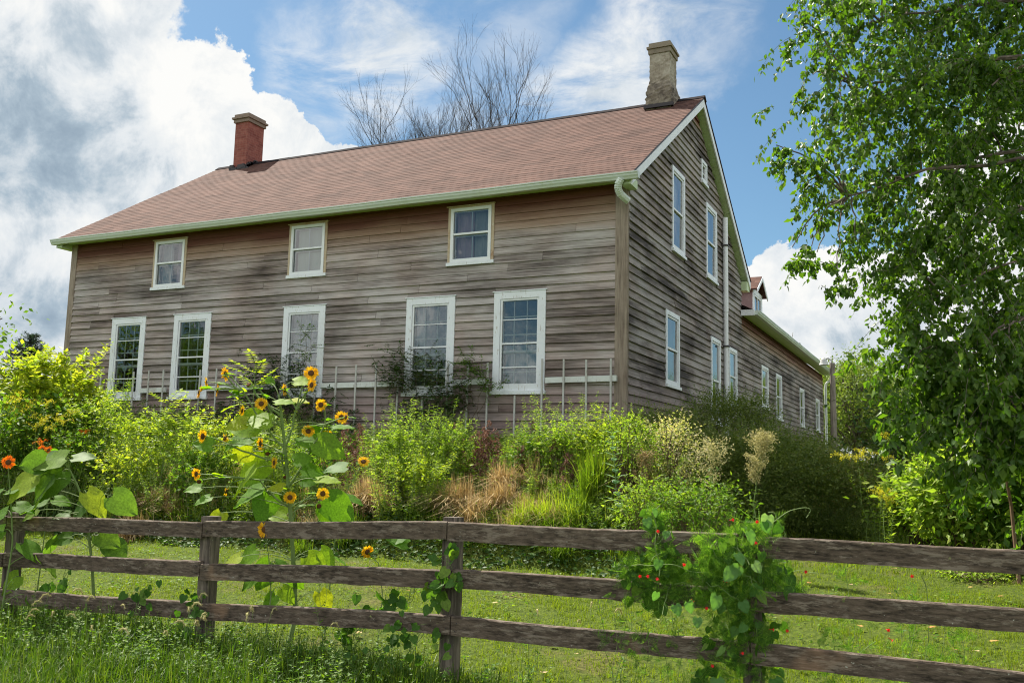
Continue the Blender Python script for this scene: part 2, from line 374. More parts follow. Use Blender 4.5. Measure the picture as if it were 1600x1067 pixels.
def glass():
    m, t = mat('window_glass'); P = objc(t)
    b = t.n('ShaderNodeBump', Strength=.14, Distance=.02, Height=t.noise(P, 5.0, 2, .4))
    gl = t.n('ShaderNodeBsdfGlossy', Color=(1, 1, 1, 1), Roughness=0.015, Normal=b.outputs[0])
    tr = t.n('ShaderNodeBsdfTransparent', Color=(.72, .78, .78, 1))
    fr = t.n('ShaderNodeFresnel', IOR=1.5)
    f = t.math('ADD', t.math('MULTIPLY', fr.outputs[0], 1.45), .05, clamp=True)
    mx = t.n('ShaderNodeMixShader', Fac=f); t.t.links.new(tr.outputs[0], mx.inputs[1]); t.t.links.new(gl.outputs[0], mx.inputs[2])
    out(t, mx.outputs[0]); return m
M_GLASS = glass()
def cloth(name, c1, c2):
    m, t = mat(name); P = objc(t)
    w = t.noise(t.scale(P, (1, 1, .05)), 14, 3)
    out(t, pbr(t, t.mix(w, c1, c2), .9, w, .4, .02, .1)); return m
M_CURT = cloth('white_curtain', (.30, .32, .33), (.52, .54, .55)); M_CURTP = cloth('pink_curtain', (.40, .22, .34), (.6, .5, .55))
M_BLIND = cloth('cream_blind', (.62, .64, .58), (.7, .72, .66))
def leafm(name, stops, trans=0.38, tcol=(1.5, 1.6, .55), rough=.5, spec=.16, objvar=0.25, mott=0.0):
    m, t = mat(name); r = isl(t)
    oi = t.n('ShaderNodeObjectInfo').outputs['Random']
    f = t.math('ADD', t.math('MULTIPLY', r, 1-objvar), t.math('MULTIPLY', oi, objvar))
    c = t.ramp(f, stops)
    if mott:
        q = t.mr(t.noise(objc(t), 65, 6, .7), .3, .7, 1-mott, 1+mott*.6); c = t.mix(1.0, c, t.n('ShaderNodeCombineXYZ', X=q, Y=q, Z=q).outputs[0], 'MULTIPLY')
    b = pbr(t, c, rough, None, spec=spec)
    tl = t.n('ShaderNodeBsdfTranslucent', Color=t.mix(1.0, c, tcol, 'MULTIPLY'))
    mx = t.n('ShaderNodeMixShader', Fac=trans); t.t.links.new(b, mx.inputs[1]); t.t.links.new(tl.outputs[0], mx.inputs[2])
    out(t, mx.outputs[0]); return m
L_BIRCH = leafm('birch_leaf', [(0, (.040, .095, .012)), (.5, (.085, .16, .018)), (.9, (.16, .24, .03)), (1, (.30, .28, .04))], 0.46, (1.7, 1.9, .45), .45, 0.4)
L_WEED = leafm('light_green_leaf', [(0, (.10, .175, .022)), (.5, (.20, .30, .04)), (1, (.40, .44, .11))], 0.5, (1.5, 1.6, .5))
L_MID = leafm('mid_green_leaf', [(0, (.045, .11, .016)), (.5, (.09, .18, .024)), (1, (.20, .27, .045))], 0.45, (1.6, 1.7, .45))
L_DARK = leafm('dark_green_leaf', [(0, (.020, .052, .014)), (.5, (.040, .088, .020)), (1, (.085, .14, .03))], 0.3, (1.5, 1.6, .5))
L_SPIREA = leafm('fine_shrub_leaf', [(0, (.06, .10, .022)), (.5, (.14, .19, .04)), (.85, (.23, .26, .075)), (1, (.36, .26, .13))], 0.35, (1.4, 1.5, .6), .45, 0.2)
L_LIME = leafm('lime_leaf', [(0, (.14, .23, .03)), (.5, (.24, .33, .04)), (1, (.42, .44, .06))], 0.52, (1.5, 1.5, .45))
L_SUNF = leafm('sunflower_leaf', [(0, (.07, .17, .02)), (.6, (.13, .26, .026)), (.9, (.27, .38, .035)), (1, (.46, .42, .03))], .55, (1.7, 1.7, .3), .55, .18, mott=.35)
L_YELL = leafm('yellowing_leaf', [(0, (.20, .28, .04)), (.5, (.40, .40, .04)), (1, (.60, .48, .04))], .5, (1.3, 1.3, .4))
L_GREY = leafm('pale_milkweed_leaf', [(0, (.12, .22, .13)), (.5, (.24, .34, .25)), (1, (.40, .48, .40))], .3, (1.2, 1.4, .8))
L_VINE = leafm('vine_leaf', [(0, (.04, .11, .018)), (.6, (.075, .17, .025)), (1, (.19, .28, .045))], .42, (1.6, 1.7, .45), .5, .2, mott=.3)
L_FERN = leafm('cypress_vine_thread', [(0, (.05, .13, .02)), (.5, (.095, .21, .03)), (1, (.22, .36, .06))], 0.5, (1.5, 1.6, .55))
L_STRAW = leafm('dry_straw', [(0, (.22, .145, .06)), (.5, (.46, .34, .17)), (1, (.72, .58, .36))], .25, (1.2, 1.1, .8), .7, .2)
L_RUST = leafm('rust_brown_leaf', [(0, (.09, .045, .035)), (.5, (.20, .11, .085)), (1, (.36, .22, .17))], .2, (1.2, .9, .7), .7, .2)
L_GRASS = leafm('grass_blade', [(0, (.05, .105, .010)), (.5, (.12, .20, .016)), (.9, (.24, .29, .035)), (1, (.48, .42, .18))], 0.45, (1.5, 1.6, .55))
L_LAWN = leafm('lawn_blade', [(0, (.08, .135, .008)), (.5, (.155, .215, .012)), (.94, (.23, .27, .025)), (1, (.36, .30, .08))], 0.42, (1.5, 1.6, .55))
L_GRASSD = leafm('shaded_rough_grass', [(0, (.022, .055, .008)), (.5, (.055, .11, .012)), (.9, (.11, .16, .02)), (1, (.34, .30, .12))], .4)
L_SPRUCE = leafm('spruce_needles', [(0, (.02, .045, .03)), (1, (.05, .09, .06))], .15)
L_FAR = leafm('far_tree_leaf', [(0, (.07, .12, .03)), (.5, (.12, .18, .04)), (1, (.23, .27, .08))], 0.42, (1.5, 1.6, .55))
L_PETAL = leafm('sunflower_petal', [(0, (.74, .34, .01)), (.5, (.84, .50, .015)), (1, (.88, .62, .04))], .45, (1.1, 1.1, .5), .6, .2, .4)
L_ORANGE = leafm('orange_petal', [(0, (.62, .12, .01)), (1, (.8, .26, .01))], .4, (1.2, 1, .5), .6, .2)
L_GOLD = leafm('goldenrod_bloom', [(0, (.42, .42, .03)), (1, (.72, .66, .05))], .35, (1.2, 1.1, .5), .7, .2)
L_TANB = leafm('pale_seed_bloom', [(0, (.30, .26, .12)), (.5, (.46, .42, .20)), (1, (.62, .56, .34))], .3, (1.1, 1.1, .8), .7, .2)
L_RED = leafm('scarlet_flower', [(0, (.60, .015, .02)), (1, (.8, .04, .03))], .3, (1.2, .8, .8), .6, .2)
def plain(name, c1, c2, rough=.7, sc=30.):
    m, t = mat(name); P = objc(t); n = t.noise(P, sc, 4)
    out(t, pbr(t, t.mix(n, c1, c2), rough, n, .4, .005, .3)); return m
M_STEM = plain('green_stem', (.10, .16, .045), (.20, .27, .09)); M_STEMD = plain('brown_stem', (.07, .05, .03), (.15, .11, .06))
M_DISC = plain('seed_disc', (.035, .014, .006), (.16, .07, .02), .9, 120.)
M_STEMR = plain('reddish_cane', (.14, .08, .05), (.24, .15, .09))
def soil():
    m, t = mat('grassy_soil'); P = objc(t)
    a = t.noise(P, 1.1, 6, .6); b = t.noise(P, 25, 6, .7)
    g = t.mix(t.mr(b, .35, .7), (.035, .055, .008), (.095, .125, .018))
    g2 = t.mix(t.mr(b, .35, .7), (.06, .05, .02), (.15, .125, .05))
    c = t.mix(t.math('MULTIPLY', t.mr(a, .52, .68), .6), g, g2)
    out(t, pbr(t, c, .95, b, .7, .03, .1)); return m
M_SOIL = soil()
# ------------------------------------------------------------------ ground
gx = np.unique(np.concatenate([np.linspace(-2500, -60, 14), np.linspace(-60, -22, 20), np.linspace(-22, 12, 171), np.linspace(12, 60, 30), np.linspace(60, 2500, 14)]))
gy = np.unique(np.concatenate([np.linspace(-300, -20, 12), np.linspace(-20, 0.5, 130), np.linspace(0.5, 60, 60), np.linspace(60, 4000, 16)]))
GX, GY = np.meshgrid(gx, gy, indexing='ij'); GZ = terr(GX, GY)
mb = MB(); nx, ny = GX.shape
i = np.arange(nx-1)[:, None]*ny + np.arange(ny-1)[None]
mb.add(np.stack([GX, GY, GZ], -1).reshape(-1, 3), np.stack([i, i+ny, i+ny+1, i+1], -1).reshape(-1, 4))
kind(mb.build('ground', M_SOIL, smooth=True), 'structure')

# ------------------------------------------------------------------ farmhouse
L, D, HE, HR, OV, OE, HW, YW = 13.5, 9.426, 5.0, 3.28, 0.2, 0.33, 4.12, 25.83
ZF = 5.08; ZR = 8.28; SL = (ZR-ZF)/(D/2+OE)
house = thing('farmhouse', 'long weathered grey clapboard farmhouse with red brown roof and white windows', 'house', (-6.7, 5, 0.0))
FW_LO = [(-12.03, -11.02, 1.36, 3.165), (-10.18, -9.15, 1.37, 3.165), (-7.23, -6.21, 1.37, 3.18), (-4.33, -3.29, 1.37, 3.19), (-2.48, -1.47, 1.38, 3.20)]
FW_UP = [(-10.94, -9.98, 3.78, 4.865), (-7.21, -6.26, 3.80, 4.885), (-3.49, -2.53, 3.79, 4.88)]
GW = [(2.73, 3.68, 4.42, 6.15, 'g'), (5.56, 6.58, 4.42, 6.14, 'g'), (5.13, 5.64, 6.50, 7.03, 's'), (2.28, 3.25, 1.69, 3.15, 'g'), (5.95, 6.87, 1.15, 3.12, 'g'), (7.80, 8.72, 1.69, 3.11, 'g'),
      (12.05, 13.1, 1.9, 3.11, 'b'), (14.43, 15.46, 1.7, 3.10, 'b'), (19.25, 20.3, 1.7, 3.06, 'b'), (23.4, 24.5, 1.7, 2.99, 'b')]
def siding_wall(name, material, axis, pos, sgn, z0, z1, span, holes, pitch=0.15, step=(1.8, 4.3), offz=0.0):
    """rows of wedge shaped clapboards; axis 0 runs along x at y=pos, axis 1 along y at x=pos; sgn = outward direction"""
    mb = MB(); z = z0; row = 0
    while z < z1 - 1e-6:
        zt = min(z+pitch, z1)
        a0, a1 = span(z); b0, b1 = span(zt)
        if b1 - b0 < 0.05: b0 = b1 = (b0+b1)/2
        segs = [(a0, a1, b0, b1)]; part = []
        for (h0, h1, hz0, hz1) in holes:
            if zt <= hz0+0.002 or z >= hz1-0.002: continue
            new = []
            if hz1 < zt-.012: part.append((h0, h1, hz1-.002, zt))
            if hz0 > z+.012: part.append((h0, h1, z, hz0+.002))
            for (s0, s1, q0, q1) in segs:
                if h1 <= s0 or h0 >= s1: new.append((s0, s1, q0, q1)); continue
                if h0 > s0: new.append((s0, h0, q0, h0))
                if h1 < s1: new.append((h1, s1, h1, q1))
            segs = new
        for (h0, h1, za, zb) in part:
            mb.hexa([((e, pos+sgn*w, q) if axis == 0 else (pos+sgn*w, e, q)) for e in (h0+.002, h1-.002) for (w, q) in ((0.0, za), (0.0, zb+(.012 if zb == zt else 0)), (.008+.018*(zt-za)/pitch, za), (.008+.018*(zt-zb)/pitch, zb+(.012 if zb == zt else 0)))])
        for (s0, s1, q0, q1) in segs:
            cuts = [s0]; x = s0 + random.uniform(0.6, step[1])
            while x < s1-0.5: cuts.append(x); x += random.uniform(*step)
            cuts.append(s1)
            for c0, c1 in zip(cuts[:-1], cuts[1:]):
                g = 0.003; jz = random.uniform(-.005, .005); th = random.uniform(.026, .036)+(.014 if (zt < 3.7 or axis == 1) else -.004); jz2 = jz + random.uniform(-.006, .006)
                e0b, e1b = c0+(g if c0 > s0 else 0), c1-(g if c1 < s1 else 0)
                e0t = q0 if c0 == s0 else e0b; e1t = q1 if c1 == s1 else e1b
                n = max(1, int((c1-c0)/0.9)); 
                for k in range(1):
                    V = []
                    for (eb, et, j) in ((e0b, e0t, jz), (e1b, e1t, jz2)):
                        for (w, zz, e) in ((0.0, z+j, eb), (0.0, zt+.012, et), (th, z+j, eb), (.008, zt+.012, et)):
                            V.append((e, pos+sgn*w, zz) if axis == 0 else (pos+sgn*w, e, zz))
                    mb.hexa(V)
        z = zt; row += 1
    return mb
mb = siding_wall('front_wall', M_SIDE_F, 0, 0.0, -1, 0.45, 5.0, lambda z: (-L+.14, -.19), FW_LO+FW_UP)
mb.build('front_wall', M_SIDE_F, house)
def gspan(z):
    if z <= HW: return (0.0, YW)
    y = (z-HE)/SL - 0.0
    if z < HE-0.0: return (0.0, D)
    return (max(0, y), min(D, D-y))
holesG = [w[:4] for w in GW]
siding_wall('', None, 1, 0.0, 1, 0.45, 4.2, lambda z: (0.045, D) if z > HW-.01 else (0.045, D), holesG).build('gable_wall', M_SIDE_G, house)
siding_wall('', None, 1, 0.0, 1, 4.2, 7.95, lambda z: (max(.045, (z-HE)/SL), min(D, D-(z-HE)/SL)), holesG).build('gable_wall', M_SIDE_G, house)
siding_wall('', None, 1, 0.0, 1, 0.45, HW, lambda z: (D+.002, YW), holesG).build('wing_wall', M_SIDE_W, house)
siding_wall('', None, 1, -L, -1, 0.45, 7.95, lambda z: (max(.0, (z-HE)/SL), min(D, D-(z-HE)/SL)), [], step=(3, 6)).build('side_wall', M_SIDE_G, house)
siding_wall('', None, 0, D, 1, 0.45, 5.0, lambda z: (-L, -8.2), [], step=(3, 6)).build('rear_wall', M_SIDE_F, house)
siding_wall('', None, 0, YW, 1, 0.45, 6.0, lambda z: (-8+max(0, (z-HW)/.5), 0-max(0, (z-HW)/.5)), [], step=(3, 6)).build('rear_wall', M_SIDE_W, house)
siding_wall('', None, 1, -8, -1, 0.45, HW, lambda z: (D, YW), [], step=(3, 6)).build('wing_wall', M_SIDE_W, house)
# corner boards and foundation
mb = MB()
mb.box((-.19, -.040, 0.42), (-.04, 0.0, 4.985)); mb.box((-.038, -.042, 0.42), (.032, .043, 4.985))
mb.build('corner_board', M_CORNER, house)
mb = MB(); mb.box((-L-.035, -.036, .42), (-L+.14, 0.0, 4.985)); mb.box((-L-.037, .002, .42), (-L-.002, .12, 4.985)); mb.build('corner_board', M_CORNER, house)
mb = MB(); mb.box((-L+.03, .03, -.6), (-.03, .3, .447)); mb.box((-.33, .302, -1.2), (-.03, YW-.03, .447)); mb.box((-L+.03, .302, -.6), (-L+.33, D-.1, .447)); mb.build('foundation', M_FOUND, house)
# floors and a partition inside, seen dimly through the glass
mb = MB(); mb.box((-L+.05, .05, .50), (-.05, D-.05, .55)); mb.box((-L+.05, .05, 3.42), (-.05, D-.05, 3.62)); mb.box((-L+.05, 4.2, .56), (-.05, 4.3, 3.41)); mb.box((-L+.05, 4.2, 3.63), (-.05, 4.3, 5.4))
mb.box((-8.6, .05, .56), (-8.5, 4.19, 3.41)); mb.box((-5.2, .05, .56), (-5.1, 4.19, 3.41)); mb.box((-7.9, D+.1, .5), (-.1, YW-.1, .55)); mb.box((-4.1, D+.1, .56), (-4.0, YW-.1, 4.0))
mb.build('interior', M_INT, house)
# ---- roof
def roof_slope(mb, x0, x1, ye, ze, yr, zr, rows, nx, xf=None, wav=0.012):
    """stepped shingle courses from the eave (ye, ze) up to the ridge (yr, zr)"""
    X = np.linspace(x0, x1, nx)
    for r in range(rows):
        u0, u1 = r/rows, (r+1)/rows
        def P(u, lift):
            y = ye+(yr-ye)*u; z = ze+(zr-ze)*u
            return np.stack([X, np.full(nx, y), z + lift + wav*np.sin(X*1.9+y*1.3)*np.cos(X*.63+y*.9)*np.sin(np.pi*min(1, max(0, u)))], -1)
        j = RG.normal(0, .0012, nx)
        a = P(u0, .007); a[:, 2] += j; b = P(u1, .001); c = P(u0, .0)
        i = np.arange(nx-1)
        V = np.concatenate([a, b, c])
        if (yr-ye)*(x1-x0) > 0:
            mb.add(V, np.stack([i, i+1, i+1+nx, i+nx], -1)); mb.f[(4, 0)].append(np.stack([i+2*nx, i+2*nx+1, i+1, i], -1)+mb.n-3*nx)
        else:
            mb.add(V, np.stack([i, i+nx, i+1+nx, i+1], -1)); mb.f[(4, 0)].append(np.stack([i+2*nx, i, i+1, i+2*nx+1], -1)+mb.n-3*nx)
mb = MB()
roof_slope(mb, -L-OV-.02, OV+.02, -OE-.03, ZF-.02, D/2, ZR, 39, 70)
roof_slope(mb, -L-OV-.02, OV+.02, D+OE+.03, ZF-.02, D/2, ZR, 39, 70)
roof = mb.build('roof', M_SHINGLE, house)
def slab(mb, x0, x1, y0, z0, y1, z1, th, dz=0.0, mi=0):
    V = [(x, y, z) for x in (x0, x1) for (y, z) in ((y0, z0+dz), (y0, z0+dz-th), (y1, z1+dz), (y1, z1+dz-th))]
    mb.hexa(V, mi)
mb = MB()      # dark roof edge / drip line, and deck under the shingles
for ye, s in ((-OE, 1), (D+OE, -1)):
    slab(mb, -L-OV, OV, ye, ZF, D/2, ZR, .045, -.012)
mb.build('roof_deck', M_DARK, house)
mb = MB(); n = 40; X = np.linspace(-L-OV-.03, OV+.03, n)
for k in range(n-1):
    a, b = X[k], X[k+1]+.004; j = random.uniform(0, .006)
    V = [(x, y, z+j) for x in (a, b) for (y, z) in ((D/2-.13, ZR-.065), (D/2-.13, ZR-.082), (D/2, ZR+.035), (D/2, ZR+.0))]; mb.hexa(V)
    V = [(x, y, z+j) for x in (a, b) for (y, z) in ((D/2+.13, ZR-.065), (D/2+.13, ZR-.082), (D/2, ZR+.035), (D/2, ZR+.0))]; mb.hexa(V)
mb.build('ridge_cap', M_RIDGE, roof)
# ---- rakes, soffits, fascia
for xs, x0, x1 in ((1, .004, OV), (-1, -L-OV, -L-.03)):
    mb = MB()
    xa, xb = (OV-.025, OV+.004) if xs > 0 else (-L-OV-.004, -L-OV+.025)
    for ye, s in ((-OE, 1), (D+OE, -1)):
        slab(mb, xa, xb, ye, ZF-.055, D/2, ZR-.055, .17)
    mb.build('rake_board', M_VINYL, house)
    mb = MB(); xa, xb = (x0, OV-.026) if xs > 0 else (-L-OV+.026, x1)
    for ye in (-OE, D+OE):
        nseg = 48
        for k in range(nseg):
            u0, u1 = k/nseg, (k+1)/nseg-.0012
            f = lambda u: (ye+(D/2-ye)*u, ZF-.19+(ZR-ZF)*u)
            slab(mb, xa, xb, *f(u0), *f(u1), .02)
    # boxed ends at the eaves
    mb.box((xa, -OE+.02, ZF-.22), (xb, .05, ZF-.07)); mb.box((xa, D-.05, ZF-.3), (xb, D+OE-.02, ZF-.07))
    mb.build('rake_soffit', M_SOFFIT, house)
for y0_, y1_ in ((-OE+.002, -.002), (D+.002, D+OE-.02)):
    mb = MB(); mb.box((-L-OV+.03, y0_, 4.99), (OV-.03, y1_, 5.01)); mb.build('eave_soffit', M_SOFFIT, house)
def gutter(name, pts, axis, sgn, par, mats=M_GUTTER):
    """K profile gutter: pts = (a0, a1, wall position, z top) ; axis 0 along x"""
    a0, a1, p, z = pts; prof = [(0, 0), (0, -.115), (.07, -.115), (.085, -.085), (.105, -.06), (.11, -.03), (.125, -.022), (.125, 0), (.112, 0), (.112, -.012), (.098, -.03), (.09, -.055), (.074, -.08), (.06, -.1), (.012, -.1), (.012, 0)]
    n = 24; A_ = np.linspace(a0, a1, n); mb = MB(); k = len(prof); V = []
    for j, a in enumerate(A_):
        wz = .004*math.sin(j*1.3)
        for (w, h) in prof:
            V.append((a, p+sgn*w, z+h+wz) if axis == 0 else (p+sgn*w, a, z+h+wz))
    i = np.arange(n-1)[:, None]*k; q = np.arange(k)[None]; q2 = (q+1) % k
    mb.add(V, np.stack([i+q, i+q2, i+k+q2, i+k+q], -1).reshape(-1, 4))
    for j in (0, n-1):
        a = A_[j]; e = .003*(1 if j else -1)
        P = [(0, 0), (0, -.115), (.07, -.115), (.085, -.085), (.105, -.06), (.11, -.03), (.125, -.022), (.125, 0)]
        mb.add([(a+e, p+sgn*w, z+h) if axis == 0 else (p+sgn*w, a+e, z+h) for (w, h) in P], [list(range(8))])
    return mb.build(name, mats, par)
g1 = gutter('gutter', (-L-OV-.08, OV+.13, -OE-.004, 5.045), 0, -1, house)
# corrugated elbow under the gutter end
mb = MB(); P = np.array([(.03, -.40, 4.94), (-.02, -.40, 4.86), (-.035, -.37, 4.78), (-.015, -.31, 4.71), (.03, -.24, 4.66), (.075, -.17, 4.62)])
u = np.linspace(0, 5, 26); PP = np.stack([np.interp(u, range(6), P[:, k]) for k in range(3)], -1)
mb.tube(PP, [.062 + .005*(k % 2) for k in range(26)], 8); mb.build('downspout_elbow', M_GUTTER, house, smooth=False)
mb = MB(); 
# ---- chimneys
ch = MB(); ch.box((-12.86, 4.35, 7.4), (-12.41, 5.0, 9.40)); c1 = ch.build('chimney', M_BRICK, house)
mb = MB(); mb.box((-12.90, 4.31, 9.38), (-12.37, 5.04, 9.475)); mb.box((-12.94, 4.27, 9.478), (-12.33, 5.08, 9.53)); mb.box((-12.89, 4.32, 9.533), (-12.38, 5.03, 9.62)); mb.build('cap', M_CAP2, c1)
mb = MB()
for k in range(26):
    a = RG.uniform(-12.92, -12.36); s = RG.uniform(.04, .09); z = 8.09+RG.uniform(-.07, .05)
    mb.box((a-s, 4.30-RG.uniform(0, .03), z-.05), (a+s, 4.352, z+RG.uniform(.01, .04)))
for k in range(16):
    y = RG.uniform(4.35, 5.0); z = ZR-abs(y-D/2)*SL+.03
    mb.box((-12.415, y-.06, z-.07), (-12.37, y+.06, z+RG.uniform(.02, .08)))
mb.build('flashing', M_DARK, c1)
mb = MB()   # rendered chimney with a swollen base
prof = [(-.06, 7.6), (-.06, 8.36), (-.05, 8.46), (-.02, 8.53), (0, 8.60), (0, 9.27)]
x0, x1, y0, y1 = -.90, -.44, 4.24, 4.80
def ring(o, z, m=6):
    pts = []
    for (ax, ay, bx, by) in ((x0-o*-1*-1, y0+o, x1-o, y0+o), (x1-o, y0+o, x1-o, y1-o), (x1-o, y1-o, x0+o, y1-o), (x0+o, y1-o, x0+o, y0+o)):
        pass
    cs = [(x0+o, y0+o), (x1-o, y0+o), (x1-o, y1-o), (x0+o, y1-o)]
    for k in range(4):
        a, b = cs[k], cs[(k+1) % 4]
        for q in range(m): pts.append((a[0]+(b[0]-a[0])*q/m, a[1]+(b[1]-a[1])*q/m, z))
    return np.array(pts)
zs = np.linspace(7.6, 9.27, 34); rings = []
for z in zs:
    o = np.interp(z, [p[1] for p in prof], [p[0] for p in prof]); R_ = ring(o, z)
    amp = .009 if z < 8.6 else .004
    R_[:, :2] += RG.normal(0, amp, (24, 2)); rings.append(R_)
V = np.concatenate(rings); i = np.arange(33)[:, None]*24; q = np.arange(24)[None]; q2 = (q+1) % 24
mb.add(V, np.stack([i+q, i+q2, i+24+q2, i+24+q], -1).reshape(-1, 4)); mb.add(rings[-1], [list(range(24))])
c2 = mb.build('chimney', M_STUCCO, house, smooth=False)
mb = MB(); mb.box((x0-.025, y0-.025, 9.26), (x1+.025, y1+.025, 9.37)); mb.box((x0-.055, y0-.055, 9.373), (x1+.055, y1+.055, 9.42)); mb.box((x0-.015, y0-.015, 9.423), (x1+.015, y1+.015, 9.51)); mb.build('cap', M_CAP, c2)
mb = MB(); mb.box((x0-.10, y0-.12, 7.97), (x1+.10, y0-.03, 8.05)); mb.build('flashing', M_DARK, c2)
# ---- windows
def fr(mb, ax, pos, sg, a0, a1, z0, z1, w, d0, d1, mi=0, wt=None, wb=None):
    """rectangular frame lying in the wall plane; w = member width, d0..d1 = outward depth"""
    wt = w if wt is None else wt; wb = w if wb is None else wb
    def bx(p0, p1, q0, q1):
        if ax == 0: mb.box((p0, min(pos+sg*d0, pos+sg*d1), q0), (p1, max(pos+sg*d0, pos+sg*d1), q1), mi)
        else: mb.box((min(pos+sg*d0, pos+sg*d1), p0, q0), (max(pos+sg*d0, pos+sg*d1), p1, q1), mi)
    bx(a0, a0+w, z0, z1); bx(a1-w, a1, z0, z1); bx(a0+w, a1-w, z1-wt, z1); bx(a0+w, a1-w, z0, z0+wb)
def bar(mb, ax, pos, sg, a0, a1, z0, z1, d0, d1, mi=0):
    if ax == 0: mb.box((a0, min(pos+sg*d0, pos+sg*d1), z0), (a1, max(pos+sg*d0, pos+sg*d1), z1), mi)
    else: mb.box((min(pos+sg*d0, pos+sg*d1), a0, z0), (max(pos+sg*d0, pos+sg*d1), a1, z1), mi)
def pane(parent, ax, pos, sg, a0, a1, z0, z1, d):
    mb = MB(); y = pos+sg*d; tilt = random.uniform(-.004, .004); tz = random.uniform(-.004, .004)
    cs = [(a0, z0, tilt), (a1, z0, -tilt+tz), (a1, z1, tz), (a0, z1, 0)]
    V = [((a, y+e, z) if ax == 0 else (y+e, a, z)) for (a, z, e) in cs]
    mb.add(V, [(0, 1, 2, 3) if (ax == 0) == (sg < 0) else (3, 2, 1, 0)]); mb.build('pane', M_GLASS, parent)
def curtain(parent, ax, pos, sg, a0, a1, z0, z1, d, m, folds=7, amp=.02, name='curtain'):
    n = folds*8; mb = MB(); A_ = np.linspace(a0, a1, n); w = amp*np.sin(np.linspace(0, folds*2*np.pi, n)); B_ = []
    for z in (z0, z1):
        for a, q in zip(A_, w): B_.append((a, pos+sg*d+q, z) if ax == 0 else (pos+sg*d+q, a, z))
    i = np.arange(n-1); mb.add(B_, np.stack([i, i+1, i+1+n, i+n], -1)); mb.build(name, m, parent, smooth=True)
for n, (a0, a1, z0, z1) in enumerate(FW_LO):
    mb = MB(); k = random.uniform(-.006, .006)
    fr(mb, 0, 0, -1, a0-.002, a1+.002, z0+.04, z1+.002, .125, -.02, .050)
    bar(mb, 0, 0, -1, a0-.03, a1+.03, z1+.003, z1+.02, -.01, .062)
    wn = mb.build('window', M_WHITE, house)
    mb = MB(); bar(mb, 0, 0, -1, a0-.035, a1+.035, z0-.025, z0+.038, -.02, .085); mb.build('sill', M_WHITE, wn)
    i0, i1, j0, j1 = a0+.128, a1-.128, z0+.042+.125, z1-.125
    j0 = z0+.045
    mb = MB()       # storm frame
    fr(mb, 0, 0, -1, i0, i1, j0, j1, .035, .005, .035)
    bar(mb, 0, 0, -1, i0+.035, i1-.035, j0+(j1-j0)*.50, j0+(j1-j0)*.50+.03, .004, .03)
    bar(mb, 0, 0, -1, i0+.035, i1-.035, j0+(j1-j0)*.245, j0+(j1-j0)*.245+.022, .000, .022)
    bar(mb, 0, 0, -1, i0+.035, i1-.035, j0+(j1-j0)*.765, j0+(j1-j0)*.765+.016, .000, .018)
    mb.build('storm_frame', M_VINYL, wn)
    mb = MB(); jm = j0+(j1-j0)*.41      # six-over-six sashes set back in the wall
    fr(mb, 0, 0, -1, i0, i1, j0, jm+.03, .042, -.075, -.045); fr(mb, 0, 0, -1, i0+.005, i1-.005, jm+.002, j1, .042, -.042, -.012)
    for q in (1, 2):
        xx = i0+(i1-i0)*q/3
        bar(mb, 0, 0, -1, xx-.010, xx+.010, j0+.04, jm, -.068, -.048); bar(mb, 0, 0, -1, xx-.010, xx+.010, jm+.04, j1-.04, -.036, -.016)
    bar(mb, 0, 0, -1, i0+.04, i1-.04, (j0+jm)/2-.009, (j0+jm)/2+.011, -.067, -.049)
    for q in (1, 2): zz = jm+(j1-jm)*q/3; bar(mb, 0, 0, -1, i0+.04, i1-.04, zz-.009, zz+.011, -.035, -.017)
    mb.build('sash', M_WHITE, wn)
    pane(wn, 0, 0, -1, i0+.03, i1-.03, j0+(j1-j0)*.5+.02, j1-.03, .012); pane(wn, 0, 0, -1, i0+.03, i1-.03, j0+.03, j0+(j1-j0)*.5, -.005)
    pane(wn, 0, 0, -1, i0+.035, i1-.035, j0+.03, jm+.01, -.06); pane(wn, 0, 0, -1, i0+.035, i1-.035, jm+.03, j1-.03, -.028)
    mb = MB(); # reveal lining
    for (p0, p1, q0, q1) in ((i0-.012, i0-.002, j0, j1), (i1+.002, i1+.012, j0, j1), (i0, i1, j1+.002, j1+.012), (i0, i1, j0-.012, j0-.002)): bar(mb, 0, 0, -1, p0, p1, q0, q1, -.14, -.001)
    mb.build('reveal', M_WHITE, wn)
    if n == 2: curtain(wn, 0, 0, -1, i0-.05, i1+.05, j0+.85, j1+.02, -.25, M_CURT)
    if n == 3: curtain(wn, 0, 0, -1, i0-.02, i0+.16, j0+.1, j1+.02, -.2, M_CURT, 2); curtain(wn, 0, 0, -1, i1-.2, i1+.02, j0+.1, j1+.02, -.2, M_CURT, 2)
    if n == 4: curtain(wn, 0, 0, -1, i0-.05, i1+.05, j0+.45, j0+.85, -.30, M_CURT, 6)
